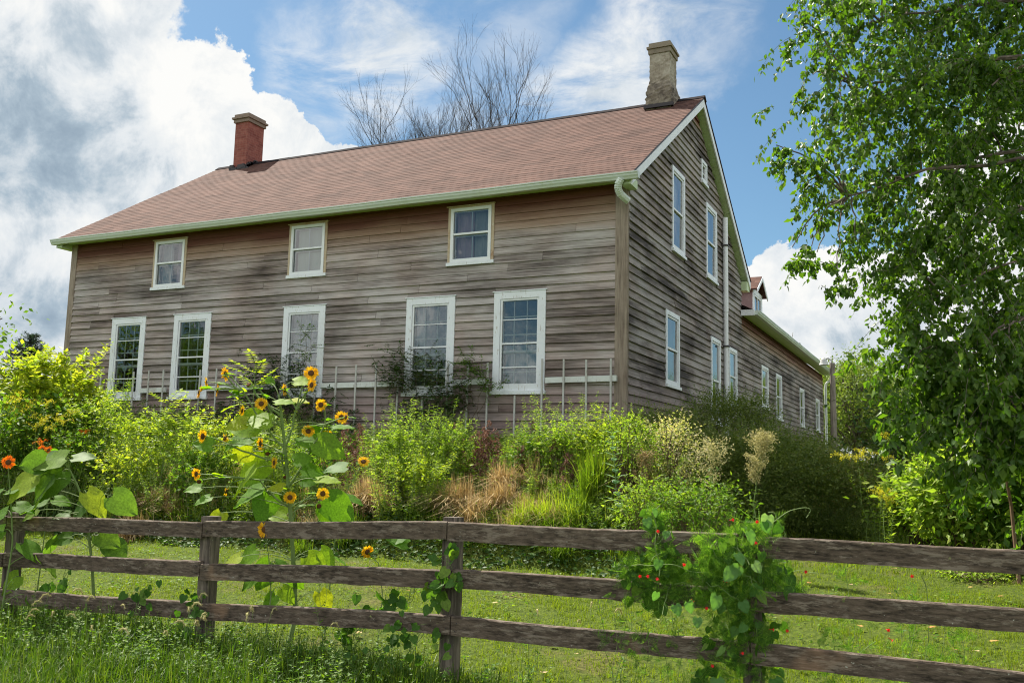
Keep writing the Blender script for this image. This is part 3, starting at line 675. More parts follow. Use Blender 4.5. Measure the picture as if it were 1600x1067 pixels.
for n, (a0, a1, z0, z1) in enumerate(FW_UP):
    mb = MB(); fr(mb, 0, 0, -1, a0, a1, z0+.03, z1, .055, -.02, .034); bar(mb, 0, 0, -1, a0-.03, a1+.02, z1+.002, z1+.015, -.01, .06)
    wn = mb.build('window', M_RAWTRIM, house)
    mb = MB(); bar(mb, 0, 0, -1, a0-.015, a1+.015, z0-.03, z0+.03, -.02, .06); mb.build('sill', M_WHITE, wn)
    i0, i1, j0, j1 = a0+.058, a1-.058, z0+.035, z1-.03; jm = (j0+j1)/2+.02
    mb = MB(); fr(mb, 0, 0, -1, i0, i1, j0, j1, .06, -.01, .045); bar(mb, 0, 0, -1, i0+.06, i1-.06, jm-.018, jm+.018, -.008, .038)
    mb.build('storm_frame', M_VINYL, wn)
    mb = MB(); fr(mb, 0, 0, -1, i0+.02, i1-.02, j0+.03, jm+.01, .055, -.06, -.035); fr(mb, 0, 0, -1, i0+.02, i1-.02, jm-.02, j1-.02, .055, -.033, -.012)
    xm = (i0+i1)/2; bar(mb, 0, 0, -1, xm-.010, xm+.010, j0+.08, jm-.04, -.055, -.04); bar(mb, 0, 0, -1, xm-.010, xm+.010, jm+.03, j1-.07, -.03, -.015)
    mb.build('sash', M_WHITE, wn)
    pane(wn, 0, 0, -1, i0+.05, i1-.05, jm+.01, j1-.05, .02); pane(wn, 0, 0, -1, i0+.05, i1-.05, j0+.05, jm-.01, -.0)
    mb = MB()
    for (p0, p1, q0, q1) in ((i0-.012, i0-.002, j0, j1), (i1+.002, i1+.012, j0, j1), (i0, i1, j1+.002, j1+.012), (i0, i1, j0-.012, j0-.002)): bar(mb, 0, 0, -1, p0, p1, q0, q1, -.14, -.02)
    mb.build('reveal', M_WHITE, wn)
    if n == 0: curtain(wn, 0, 0, -1, i0+.0, xm-.06, j0, j1, -.15, M_CURT, 3); curtain(wn, 0, 0, -1, xm+.06, i1, j0, j1, -.15, M_CURTP, 3)
    if n == 1: curtain(wn, 0, 0, -1, i0+.08, i1, j0, j1, -.11, M_BLIND, 5, .006, 'blind')
    if n == 2: curtain(wn, 0, 0, -1, i0+.05, xm-.02, j0, j1, -.15, M_CURTP, 3); curtain(wn, 0, 0, -1, xm-.01, i1, j0, j1, -.16, M_CURT, 4)
for n, (a0, a1, z0, z1, ty) in enumerate(GW):
    cw = .085 if ty != 's' else .07
    mb = MB(); fr(mb, 1, 0, 1, a0-.002, a1+.002, z0+.03, z1+.002, cw, -.02, .05); wn = mb.build('window', M_WHITE, house)
    mb = MB(); bar(mb, 1, 0, 1, a0-.03, a1+.03, z0-.03, z0+.028, -.02, .08); mb.build('sill', M_WHITE, wn)
    i0, i1, j0, j1 = a0+cw, a1-cw, z0+.03, z1-cw; jm = (j0+j1)/2+.03
    mb = MB(); fr(mb, 1, 0, 1, i0+.002, i1-.002, j0+.002, j1-.002, .04, -.03, .03)
    if ty != 's': bar(mb, 1, 0, 1, i0+.04, i1-.04, jm-.02, jm+.02, -.02, .035)
    else: bar(mb, 1, 0, 1, i0+.04, i1-.04, (j0+j1)/2-.01, (j0+j1)/2+.01, -.02, .02)
    mb.build('sash', M_VINYL, wn)
    if ty == 's': pane(wn, 1, 0, 1, i0+.03, i1-.03, j0+.03, j1-.03, -.005)
    else: pane(wn, 1, 0, 1, i0+.03, i1-.03, jm+.01, j1-.03, .012); pane(wn, 1, 0, 1, i0+.03, i1-.03, j0+.03, jm-.01, .0)
    if ty == 'b' or n in (0, 1): curtain(wn, 1, 0, 1, i0, i1, j0 if ty == 'b' else jm-.1, j1, -.10, M_BLIND if ty == 'b' else M_CURT, 5, .008, 'blind')
# ---- vent pipe, wing roof, gutter, downspout, dormer
mb = MB(); mb.tube([(.10, 7.22, .3), (.10, 7.22, 3.9)], .055, 12); mb.tube([(.10, 7.22, 3.86), (.10, 7.22, 6.18)], .062, 12)
vp = mb.build('vent_pipe', M_VINYL, house, smooth=False)
mb = MB()
for z in (5.45, 3.0, 1.5): mb.box((0.0, 7.10, z), (.04, 7.16, z+.09)); mb.box((.02, 7.135, z+.02), (.178, 7.305, z+.05))
mb.build('bracket', M_DARK, vp)
WZ = 4.24
mb = MB()
XE, XR, ZWR = .36, -4.0, WZ+2.05
def wing_slope(xe, xr):
    rows = 26; Yv = np.linspace(D-.1, YW+.25, 60)
    for r in range(rows):
        u0, u1 = r/rows, (r+1)/rows
        f = lambda u, l: np.stack([np.full(60, xe+(xr-xe)*u), Yv, np.full(60, WZ+(ZWR-WZ)*u+l)], -1)
        V = np.concatenate([f(u0, .01), f(u1, .001), f(u0, 0)]); i = np.arange(59)
        mb.add(V, np.stack([i, i+1, i+61, i+60], -1)); mb.add(V, np.stack([i+120, i+121, i+1, i], -1))
wing_slope(XE, XR); wing_slope(-8.36, XR); mb.build('wing_roof', M_SHINGLE, house)
mb = MB()
for xe in (XE, -8.36): mb.hexa([(x, y, z) for y in (D+.02, YW+.24) for (x, z) in ((xe, WZ-.012), (xe, WZ-.05), (XR, ZWR-.012), (XR, ZWR-.05))])
mb.build('roof_deck', M_DARK, house)
mb = MB(); mb.box((.033, D+.02, HW+.012), (XE-.005, YW+.22, HW+.03)); mb.build('eave_soffit', M_SOFFIT, house)
mb = MB(); mb.box((XE-.004, D-.07, HW+.0), (XE+.012, YW+.22, HW+.115)); mb.box((.035, D-.13, HW-.02), (XE+.012, D-.072, HW+.13)); mb.build('fascia', M_VINYL, house)
gutter('gutter', (D-.05, YW+.28, XE+.013, WZ-.005), 1, 1, house)
mb = MB(); mb.tube([(.42, YW+.2, 4.14), (.40, YW+.2, 4.02), (.24, YW+.16, 3.88), (.14, YW+.12, 3.78), (.12, YW+.1, 3.6), (.12, YW+.1, .6)], .05, 8); mb.build('downspout', M_GUTTER, house)
mb = MB(); mb.box((.46, 16.3, 4.22), (.50, 16.5, 4.27)); mb.tube([(.3, 15.9, 4.28), (.34, 15.92, 4.55)], .012, 5); mb.build('bracket', M_METAL, house)
# dormer on the wing roof
DX, dy0, dy1, dz0, dz1 = -.3, 12.6, 14.0, 4.35, 5.45
mb = MB(); mb.box((DX-2.6, dy0, dz0), (DX, dy0+.06, dz1)); mb.box((DX-2.6, dy1-.06, dz0), (DX, dy1, dz1)); mb.box((DX-.06, dy0+.061, dz0), (DX-.001, dy1-.061, dz1+.0))
mb.add([(DX-.03, dy0, dz1), (DX-.03, dy1, dz1), (DX-.03, (dy0+dy1)/2, dz1+.42)], [(0, 1, 2)])
dm = mb.build('dormer', paint('purple_brown_shingle_cheek', (.26, .18, .18), .8, (.42, .33, .33), .9), house)
mb = MB(); ym = (dy0+dy1)/2
for ye in (dy0-.12, dy1+.12): mb.hexa([(x, y, z) for x in (DX-2.7, DX+.16) for (y, z) in ((ye, dz1-.08), (ye, dz1-.03), (ym, dz1+.42), (ym, dz1+.47))])
mb.build('dormer_roof', M_SHINGLE, dm)
mb = MB()
for ye in (dy0-.13, dy1+.13): mb.hexa([(x, y, z) for x in (DX+.161, DX+.185) for (y, z) in ((ye, dz1-.16), (ye, dz1-.05), (ym, dz1+.34), (ym, dz1+.45))])
mb.box((DX+.002, dy0-.01, dz0), (DX+.03, dy0+.14, dz1)); mb.box((DX+.002, dy1-.14, dz0), (DX+.03, dy1+.01, dz1)); mb.box((DX+.002, dy0+.14, dz1-.14), (DX+.03, dy1-.14, dz1)); mb.build('dormer_trim', M_WHITE, dm)
mb = MB(); fr(mb, 1, DX, 1, dy0+.16, dy1-.16, dz0+.1, dz1-.15, .05, .002, .028); bar(mb, 1, DX, 1, ym-.015, ym+.015, dz0+.1, dz1-.2, .003, .025); mb.build('dormer_sash', M_VINYL, dm)
mb = MB(); bar(mb, 1, DX, 1, dy0+.2, dy1-.2, dz0+.1, dz1-.2, .0005, .002); mb.build('dormer_pane', M_GLASS, dm)

# ------------------------------------------------------------------ trellis along the front wall
trel = thing('garden_trellis', 'pale slatted wooden trellis running along the foot of the front wall', 'trellis', (-6.5, -.15, .4))
xs = [-12.65, -12.17, -11.17, -10.72, -10.3, -9.28, -8.82, -8.29, -7.33, -6.31, -5.82, -5.36, -4.90, -4.42, -3.36, -2.95, -2.54, -1.48, -1.08, -.66, -.22]
for x in xs + [-3.87, -2.0, -11.7]:
    low = x in (-3.87, -2.0, -11.7); mb = MB(); l = random.uniform(-.012, .012); top = 1.33 if low else 1.96+random.uniform(-.05, .03)
    mb.hexa([(x+dx+(l if z > 1 else 0), y, z) for dx in (-.016, .016) for y in (-.135, -.115) for z in (.45, top)]); mb.build('slat', M_SLAT, trel)
for (a, b, z) in ((-12.75, -12.14, 1.53), (-10.98, -10.26, 1.54), (-9.08, -7.29, 1.56), (-6.17, -4.37, 1.57), (-3.25, -2.53, 1.58), (-1.43, -.13, 1.59)):
    mb = MB(); mb.hexa([(x, y, zz+(.012 if x == b else 0)) for x in (a, b) for y in (-.113, -.052) for zz in (z-.05, z+.05)]); mb.build('batten', M_BATTEN, trel)
mb = MB(); mb.box((-3.9, -.113, 1.27), (-3.55, -.09, 1.30)); mb.build('batten', M_SLAT, trel)

# ------------------------------------------------------------------ lamp post beyond the wing
lp = A(1302, 640, 31); lz = float(terr(lp[0], lp[1]))
lamp = thing('yard_lamp', 'grey wooden pole with a small metal yard lamp beyond the end of the house', 'lamp post', (lp[0], lp[1], lz))
topz = A(1300, 566, 31)[2]
mb = MB(); mb.tube([(lp[0], lp[1], lz-.3), (lp[0]+.0, lp[1], topz)], [.115, .085], 10); mb.build('pole', M_POLE, lamp)
mb = MB(); mb.tube([(lp[0], lp[1], topz-.25), (lp[0]-.02, lp[1]-.05, topz+.08), (lp[0]-.12, lp[1]-.08, topz+.16), (lp[0]-.26, lp[1]-.1, topz+.12)], .03, 8); mb.build('bracket', M_METAL, lamp)
mb = MB(); mb.tube([(lp[0]-.26, lp[1]-.1, topz+.17), (lp[0]-.26, lp[1]-.1, topz+.12), (lp[0]-.26, lp[1]-.1, topz-.02), (lp[0]-.26, lp[1]-.1, topz-.07)], [.05, .09, .13, .155], 14); mb.build('lamp_head', paint('enamel', (.50, .51, .51), .3), lamp)

# ------------------------------------------------------------------ fence
FY = -9.05   # the line of the fence
posts = [(-5.25, -.50), (-2.92, -.45), (-.57, -.385), (1.69, -.295), (3.81, -.28), (6.05, -.28), (8.3, -.30)]
fence = thing('rail_fence', 'weathered dark brown wooden fence of three wide rails', 'fence', (1.7, FY, -1.43))
for n, (x, zt) in enumerate(posts):
    zg = float(terr(x, FY)); h = .055; t_ = random.uniform(-.012, .012); mb = MB()
    zz = np.linspace(zg-.4, zt+.035, 9); V = []
    for z in zz:
        w = h + random.uniform(-.002, .002); ox = t_*(z-zg)
        V += [(x+ox-w, FY+.030, z), (x+ox+w, FY+.030, z), (x+ox+w, FY+.14, z), (x+ox-w, FY+.14, z)]
    V = np.array(V); i = np.arange(8)[:, None]*4; q = np.arange(4)[None]; q2 = (q+1) % 4
    mb.add(V, np.stack([i+q, i+q2, i+4+q2, i+4+q], -1).reshape(-1, 4)); mb.add(V[-4:], [(0, 1, 2, 3)]); mb.build('post', M_POST, fence)
for n in range(len(posts)-1):
    (x0, z0), (x1, z1) = posts[n], posts[n+1]
    for r, dz in enumerate((0, -.325, -.645)):
        a0, a1 = x0+.004+(.05 if n == 3 and r else 0), x1-.004+(.05 if n == 2 and r else 0)
        j = (random.uniform(-.012, .012), random.uniform(-.008, .012)); N_ = 26; X = np.linspace(a0, a1, N_)
        h = .127+random.uniform(-.005, .005); ph = random.uniform(0, 6)
        zt = z0+dz+j[0]+(z1+j[1]-z0-j[0])*(X-a0)/(a1-a0) + .005*np.sin(X*2.3+ph) + RG.normal(0, .0012, N_)
        zb = zt-h+RG.normal(0, .002, N_); yf = FY-.015+.004*np.sin(X*1.7+ph); yb = yf+.040
        ch_ = .006+np.abs(RG.normal(0, .002, N_)); V = np.stack([np.stack([X, yf, zt-ch_], -1), np.stack([X, yf+.007, zt], -1), np.stack([X, yb, zt], -1), np.stack([X, yb, zb], -1), np.stack([X, yf, zb], -1)], 1).reshape(-1, 3)
        mb = MB(); i = np.arange(N_-1)[:, None]*5; q = np.arange(5)[None]; q2 = (q+1) % 5
        mb.add(V, np.stack([i+q, i+5+q, i+5+q2, i+q2], -1).reshape(-1, 4)); mb.add(V[:5], [(0, 1, 2, 3, 4)]); mb.add(V[-5:], [(4, 3, 2, 1, 0)])
        rl = mb.build('rail', M_RAIL, fence); mb = MB()
        for xx in (a0+.03, a0+.045, a1-.03, a1-.045):
            zc = float(np.interp(xx, X, zt))-random.choice((.035, .095))+random.uniform(-.01, .01); yy = float(np.interp(xx, X, yf)); mb.tube([(xx, yy-.003, zc), (xx, yy+.004, zc)], .0045, 7)
        mb.build('nail', M_DARK, rl)
# ================================================================== plants
def fol(name, mb, m, par): return mb.build(name, m, par)
def stalk(ms, ml, base, tip, n, ls, wid=1.0, T=LANCE, r=.004, start=.12, up=(.2, .9), sag=0.0, taper=.55, mi=0, jit=.25):
    """one upright stem with leaves spiralling up it"""
    P = curve(base, tip, sag, 7, np.linalg.norm(np.subtract(tip, base))*.012)
    ms.tube(P, np.linspace(r, r*.35, 7), 4, mi, cap=False)
    u = np.sort(RG.uniform(start, 1, n)); k = u*6; i = np.minimum(k.astype(int), 5); f = (k-i)[:, None]
    Q = P[i]*(1-f)+P[i+1]*f; T_ = nrm(P[i+1]-P[i])
    a = np.arange(n)*2.4+RG.uniform(0, 6); out_ = np.stack([np.cos(a), np.sin(a), np.zeros(n)], -1)
    el = RG.uniform(up[0], up[1], n)[:, None]
    Dv = out_ + el*T_ + RG.normal(0, jit*.6, (n, 3))
    s = ls*(1-taper*u)*RG.uniform(.7, 1.25, n)*np.minimum(1, (1.03-u)*9+.35)
    leaves(ml, Q, Dv, np.array([0, 0, 1.0])+RG.normal(0, jit, (n, 3)), s, T, mi, wid)
def weed(name, label, group, base, h, lean, stems, n, ls, mleaf, mstem=None, wid=1., spread=.18, T=LANCE, top=None, r=.004, cat='plant', up=(.2, .9), start=.12):
    t_ = thing(name, label, cat, base, group); ms, ml, mt = MB(), MB(), MB(); base = np.asarray(base, float)
    for k in range(stems):
        b = base+np.array([*RG.normal(0, spread*.35, 2), -.03]); hh = h*RG.uniform(.72, 1.0) if k else h
        l = np.array([*(RG.normal(0, spread, 2)+np.array(lean)*hh), hh]); tip = base+l
        stalk(ms, ml, b, tip, n, ls, wid, T, r, start, up)
        if top is not None: top(mt, tip, hh)
    ms.build('stem', mstem or M_STEM, t_); ml.build('foliage', mleaf, t_)
    if top is not None: mt.build('bloom', top.mat, t_)
    return t_
def blades(mb, base, n, h, spread, lean=.6, w=.006, mi=0, droop=.7, dirb=(0, 0), segs=4):
    """arching grass blades; base (m,3) clump centres"""
    base = np.atleast_2d(np.asarray(base, float)); m = len(base); tot = m*n
    B = np.repeat(base, n, 0); B = B+np.concatenate([RG.normal(0, spread, (tot, 2)), np.zeros((tot, 1))], 1)
    a = RG.uniform(0, 2*np.pi, tot); H = np.repeat(np.broadcast_to(h, (m,)), n)*RG.uniform(.45, 1.1, tot)
    ln = np.abs(RG.normal(0, lean, tot)).clip(0, 1.4)
    out_ = np.stack([np.cos(a)+dirb[0], np.sin(a)+dirb[1], 0*a], -1); side = np.stack([-np.sin(a), np.cos(a), 0*a], -1)
    side = nrm(side+RG.normal(0, .4, (tot, 3))*[1, 1, 0]); V = []
    for s in range(segs+1):
        u = s/segs; z = H*(u-droop*ln*.55*u*u*u); o = H*ln*(u**1.8)*.75
        C_ = B+out_*o[:, None]; C_[:, 2] += z
        ww = w*(1-u**2)*RG.uniform(.8, 1.2, tot)+.0004
        V += [C_-side*ww[:, None], C_+side*ww[:, None]]
    V = np.stack(V, 1); k = 2*(segs+1)
    F = np.array([(2*s, 2*s+1, 2*s+3, 2*s+2) for s in range(segs)])
    F = (F[None]+(np.arange(tot)*k)[:, None, None]).reshape(-1, 4)
    mb.add(V.reshape(-1, 3), F, mi)
def cluster_pts(c, rad, nclump, per, cs=.25, shell=.5, zlo=-1.0):
    """leafy clumps through an ellipsoid's volume -> points and outward directions"""
    d = rdir(nclump, zlo); rr = RG.uniform(shell, 1, nclump)[:, None]**.6
    K = np.asarray(c)+d*rr*np.asarray(rad)*(1+RG.normal(0, .08, (nclump, 1)))
    S = cs*RG.uniform(.55, 1.3, nclump); n = RG.poisson(per*RG.uniform(.5, 1.5, nclump))
    P = np.repeat(K, n, 0)+RG.normal(0, 1, (n.sum(), 3))*np.repeat(S, n)[:, None]*[1, 1, .8]
    return K, P
def shrub(name, label, base, c, rad, nclump, per, ls, mleaf, cs=.2, T=LEAF, group=None, cat='shrub', shell=.35, stemr=.012, mstem=None, wid=1., droop=-.2, sprays=0, spray_len=.5, zlo=-.9):
    base = np.asarray(base, float); t_ = thing(name, label, cat, base, group); ms, ml = MB(), MB()
    K, P = cluster_pts(c, rad, nclump, per, cs, shell, zlo)
    g = terr(P[:, 0], P[:, 1]); P = P[P[:, 2] > g+.02]
    D_ = rdir(len(P), -.8, .8)+nrm(P-np.asarray(c))*.7+np.array([0, 0, droop])
    leaves(ml, P, D_, RG.normal(0, .6, (len(P), 3))+[0, 0, 1], ls*RG.uniform(.6, 1.25, len(P)), T, 0, wid)
    for k in range(min(nclump, 60)):
        mid = base+(K[k]-base)*.5+RG.normal(0, .06, 3)*np.linalg.norm(K[k]-base)
        b0 = base+np.array([*RG.normal(0, .08, 2), -.05]); u = np.linspace(0, 1, 6)[:, None]
        ms.tube((1-u)**2*b0+2*u*(1-u)*mid+u*u*K[k], np.linspace(stemr, stemr*.25, 6), 4, cap=False)
    for k in range(sprays):   # fine shoots sticking out of the outline
        d = nrm(RG.normal(0, 1, 3)*[1, 1, .3]+[0, 0, .9]); d[2] = abs(d[2]); p = np.asarray(c)+d*np.asarray(rad)*RG.uniform(.75, 1.0)
        tip = p+nrm(d+RG.normal(0, .35, 3)+[0, 0, .35])*spray_len*RG.uniform(.4, 1.1)
        stalk(ms, ml, p, tip, 26, ls, wid, T, stemr*.3, .02, (.2, .8))
    ms.build('stem', mstem or M_STEMD, t_); ml.build('foliage', mleaf, t_); return t_

def VB(x, v):      # depth at which the bank starts in that direction
    return max(v, float(np.interp(x, [-50, 50, 250, 500, 775, 950, 1100], [15.7, 15.3, 14.2, 13.0, 12.2, 11.5, 11.0])))
# ---- lawn and ground cover (stuff)
mb = MB()
def scatter(n, x0, x1, y0, y1): return RG.uniform(x0, x1, n), RG.uniform(y0, y1, n)
def hold(X, Y, margin=.15):      # keep what the camera (or a step beside it) could see
    d = np.stack([X-CAM[0], Y-CAM[1]], -1); v = d@FW[:2]/np.linalg.norm(FW[:2]); u = d@RT[:2]
    return (v > .5) & (abs(u/v) < .55+margin)
X, Y = scatter(120000, -12, 13, -9.6, -3.4); k = hold(X, Y, .08); X, Y = X[k], Y[k]
dist = np.hypot(X-CAM[0], Y-CAM[1]); keep = RG.uniform(0, 1, len(X)) < np.clip(1.15-.05*dist, .3, 1); X, Y, dist = X[keep], Y[keep], dist[keep]
pt = np.sin(X*2.3+np.sin(Y*1.9)*1.4)*np.cos(Y*2.7+X*.7)+.5*np.sin(X*7.1+Y*5.3); kk = RG.uniform(0, 1, len(X)) < .78+.3*pt; X, Y, pt = X[kk], Y[kk], pt[kk]
blades(mb, np.stack([X, Y, terr(X, Y)-.005], -1), 4, .052*RG.uniform(.6, 1.3, len(X))*(1+.35*pt), .022, 1.0, .0022, segs=2)
X, Y = scatter(60000, 1, 26, -3.4, 14); k = hold(X, Y, .08); X, Y = X[k], Y[k]
blades(mb, np.stack([X, Y, terr(X, Y)-.005], -1), 3, .08, .04, 1.0, .004, segs=2)
kind(mb.build('lawn_grass', L_LAWN), 'stuff')
mb = MB(); X, Y = scatter(260, -11, 12, -8.6, -4.6); k = hold(X, Y, .08); X, Y = X[k], Y[k]
P = np.repeat(np.stack([X, Y, 0*X], -1), 34, 0)+RG.normal(0, 1, (len(X)*34, 3))*[.16, .16, 0]; P[:, 2] = terr(P[:, 0], P[:, 1])+RG.uniform(.015, .06, len(P))
leaves(mb, P, rdir(len(P), -.2, .3), RG.normal(0, .35, (len(P), 3))+[0, 0, 1], .030*RG.uniform(.6, 1.3, len(P)), ROUND)
kind(mb.build('lawn_clover', L_MID), 'stuff')
mb = MB()    # rough grass round the fence and in front of it
X, Y = scatter(5200, -7, 7.5, -11.5, -8.75); k = hold(X, Y, .1)&(np.hypot(X-CAM[0], Y-CAM[1]) > 2.2); X, Y = X[k], Y[k]
hh = np.interp(X, [-6, -1.5, .8, 1.6, 2.6, 7], [.42, .42, .36, .27, .15, .13])*np.interp(Y, [-11, -9.6, -9, -8.75], [.6, .95, 1.0, .6])*(1+.3*np.sin(X*3.1)*np.cos(Y*2+X))
blades(mb, np.stack([X, Y, terr(X, Y)-.02], -1), 11, hh*.8, .05, .75, .0042)
tall = kind(mb.build('tall_grass', L_GRASSD), 'stuff')
mb = MB(); ms = MB()
X, Y = scatter(2300, -7, 7, -9.9, -8.7); X = np.where(RG.uniform(0, 1, len(X)) < .72, RG.uniform(-5, 1.3, len(X)), X); h = np.interp(X, [-6, 1.0, 2.2, 7], [.36, .30, .18, .15])
for k in range(1500):     # mixed small-leaved weeds growing through that grass
    b = np.array([X[k], Y[k], float(terr(X[k], Y[k]))-.02]); tip = b+np.array([*RG.normal(0, .07, 2), h[k]*RG.uniform(.5, 1.15)])
    stalk(ms, mb, b, tip, 13, .052, 1.25, LEAF, .002, .1, (.1, .7))
o = mb.build('fence_weeds', L_MID); kind(o, 'stuff'); ms.build('stem', M_STEM, o)
# ---- bank: ground cover, low weeds (stuff)
mb = MB()
X, Y = scatter(60000, -19, 3.2, -4.95, -1.2); lim = -3.55+.3*np.sin(X*1.7)+.2*np.sin(X*4.1); k = hold(X, Y)&(Y < lim)&(Y > -4.85+.12*np.sin(X*3)); X, Y = X[k], Y[k]
P = np.stack([X, Y, terr(X, Y)+RG.uniform(0, .20, len(X))*np.clip((Y+5.0)*2, .2, 1)], -1)
leaves(mb, P, rdir(len(P), -.4, .5), RG.normal(0, .45, (len(P), 3))+[0, -.3, 1], .055*RG.uniform(.6, 1.3, len(P)), ROUND)
kind(mb.build('ground_cover', L_DARK), 'stuff')
mb = MB(); ms = MB()
X, Y = scatter(1500, -19, 1.7, -4.3, -.35); k = hold(X, Y); X, Y = X[k], Y[k]
for x, y in zip(X, Y):
    nz = math.sin(x*1.3+2)*math.cos(y*1.9+x*.4); h = .27+.16*nz+random.uniform(0, .14)+(.24 if x < -5.2 else 0)+(.16 if x < -9.5 else 0)
    if -2.6 < x < -.2 and y > -2.0: h *= .6
    if h < .1: continue
    b = np.array([x, y, float(terr(x, y))-.03])
    for q in range(4):
        stalk(ms, mb, b, b+np.array([*RG.normal(0, .13, 2), h*random.uniform(.6, 1.1)]), 22, .072, 1.35, LANCE, .003, .08, (-.2, .6))
o = mb.build('bank_weeds', L_WEED); kind(o, 'stuff'); ms.build('stem', M_STEM, o)
mb = MB(); ms = MB()
X, Y = scatter(1350, -19, 2.2, -4.4, -.5); k = hold(X, Y); X, Y = X[k], Y[k]
for x, y in zip(X, Y):
    nz = math.cos(x*1.9+1)*math.cos(y*2.3-x*.8); h = .24+.13*nz+random.uniform(0, .12)+(.26 if x < -5.2 else 0)
    b = np.array([x, y, float(terr(x, y))-.03])
    for q in range(2): stalk(ms, mb, b, b+np.array([*RG.normal(0, .12, 2), h*random.uniform(.6, 1.1)]), 14, .095, 1.1, LEAF, .003, .08, (-.2, .5))
o = mb.build('broadleaf_weeds', L_MID); kind(o, 'stuff'); ms.build('stem', M_STEM, o)
mb = MB()    # green meadow grass spilling down the middle of the bank
X, Y = scatter(900, -9, 1.8, -4.45, -2.0); k = hold(X, Y)&(np.sin(X*1.1+.6)*.7+np.sin(Y*2+X*2.3)*.5 > -.35); X, Y = X[k], Y[k]
blades(mb, np.stack([X, Y, terr(X, Y)-.02], -1), 26, .33*RG.uniform(.6, 1.2, len(X)), .07, .7, .0042, dirb=(.1, -.5))
kind(mb.build('bank_grass', L_GRASS), 'stuff')
mb = MB(); X, Y = scatter(1100, -9.5, 1.5, -4.3, -2.2); k = hold(X, Y)&(np.sin(X*2.1+1.6)*.7+np.sin(Y*2.6+X*1.3)*.5 > .15); X, Y = X[k], Y[k]
blades(mb, np.stack([X, Y, terr(X, Y)-.02], -1), 13, .34*RG.uniform(.6, 1.3, len(X)), .08, .8, .004, dirb=(.1, -.3))
kind(mb.build('dry_bank_grass', L_STRAW), 'stuff')

# ---- dried grass clumps, lush grass clumps, rust-brown ferns
def clump(name, label, x, v, h, spread, n, m, w=.005, lean=.8, cat='grass clump', group=None, dirb=(0, -.5), more=()):
    v = VB(x, v); b = G(x, v); t_ = thing(name, label, cat, b, group); mb = MB(); q = max(3, int(spread*22))
    c = np.array([b+np.array([*RG.normal(0, spread*.6, 2), 0]) for _ in range(q)]); c[:, 2] = terr(c[:, 0], c[:, 1])-.03
    blades(mb, c, n//q, h, .05, lean, w, dirb=dirb, droop=.9); mb.build('blades', m, t_); return t_
clump('dry_grass_clump', 'largest tan clump of dried grass, above the middle fence post', 770, 12.7, .58, .42, 2600, L_STRAW, .006, .95)
clump('dry_grass_clump', 'tan dried grass mound right of the tall sunflower', 585, 13.2, .52, .30, 1700, L_STRAW, .006)
clump('dry_grass_clump', 'flattened straw clump showing over the rail between the two big sunflowers', 240, 14.5, .40, .45, 1700, L_STRAW, .007, 1.1)
clump('dry_grass_clump', 'low straw patch directly right of the tall sunflower stalk', 500, 13.3, .34, .4, 1300, L_STRAW, .005, 1.1)
clump('dry_grass_clump', 'thin straw patch showing between green blades right of the largest clump', 845, 12.1, .38, .35, 1100, L_STRAW, .005, 1.0)
clump('dry_grass_clump', 'straggly straw mound above the rail right of the largest dried clump', 690, 12.9, .40, .3, 1300, L_STRAW, .005, 1.1)
clump('dry_grass_clump', 'orange tan dried stems below the white corner of the shrubbery', 1010, 12.3, .6, .2, 600, L_STRAW, .004, .5)
clump('green_grass_clump', 'silvery green arching grass above the rail left of the cypress vine', 905, 11.7, .45, .36, 1500, L_GRASS, .004, 1.0)
clump('green_grass_clump', 'tall upright green grass blades in front of the right front window', 935, 12.3, .85, .14, 420, L_GRASS, .006, .35)
clump('green_grass_clump', 'bright green grass mound to the right of the largest dried clump', 850, 11.8, .5, .3, 1100, L_LIME, .004, .9)
clump('green_grass_clump', 'dark green drooping grass hanging at the foot of the bank behind the sunflower stalk', 520, 11.3, .42, .45, 1300, L_GRASS, .004, 1.0)
def fern(label, x, v, h, n=9, s=.25):
    b = G(x, v); t_ = thing('dead_fern', label, 'fern', b, 'rust brown dead ferns below the wall'); ms, ml = MB(), MB()
    for k in range(n):
        o = RG.normal(0, s, 2); p = b+np.array([o[0], o[1], -.03]); p[2] = terr(p[0], p[1])
        tip = p+np.array([*RG.normal(0, .12, 2), h*RG.uniform(.5, 1.05)])
        P = curve(p, tip, 0, 6, .015); ms.tube(P, np.linspace(.005, .002, 6), 4, cap=False)
        for q in np.linspace(.2, 1, 11):
            c = p+(tip-p)*q; a = RG.uniform(0, 6.28); d = np.array([math.cos(a), math.sin(a), -.25]); ln = .16*(1.15-q*.7)
            u = np.linspace(.1, 1, 9)[:, None]; Q = c+d*ln*u; Q[:, 2] -= .05*(u[:, 0]**2)
            Q = np.repeat(Q, 3, 0)+RG.normal(0, .008, (27, 3))
            leaves(ml, Q, rdir(27)+d*.4, RG.normal(0, 1, (27, 3)), .034*RG.uniform(.6, 1.3, 27), LEAF)
    ms.build('stem', M_STEMD, t_); ml.build('frond', L_RUST, t_)
fern('rust brown dead fern just right of the tall sunflower, against the wall', 535, 14.6, .75, 18, .3)
fern('rust brown dead fern to the right of the middle tall weeds', 748, 13.7, .75, 18, .22)
fern('low rust brown dead fern under the right front window', 860, 13.3, .55, 14)
fern('low brown dead fern left of the pale milkweed', 925, 12.7, .5, 12)
fern('small dead fern behind the dried grass mound by the sunflower', 570, 13.9, .5, 12)

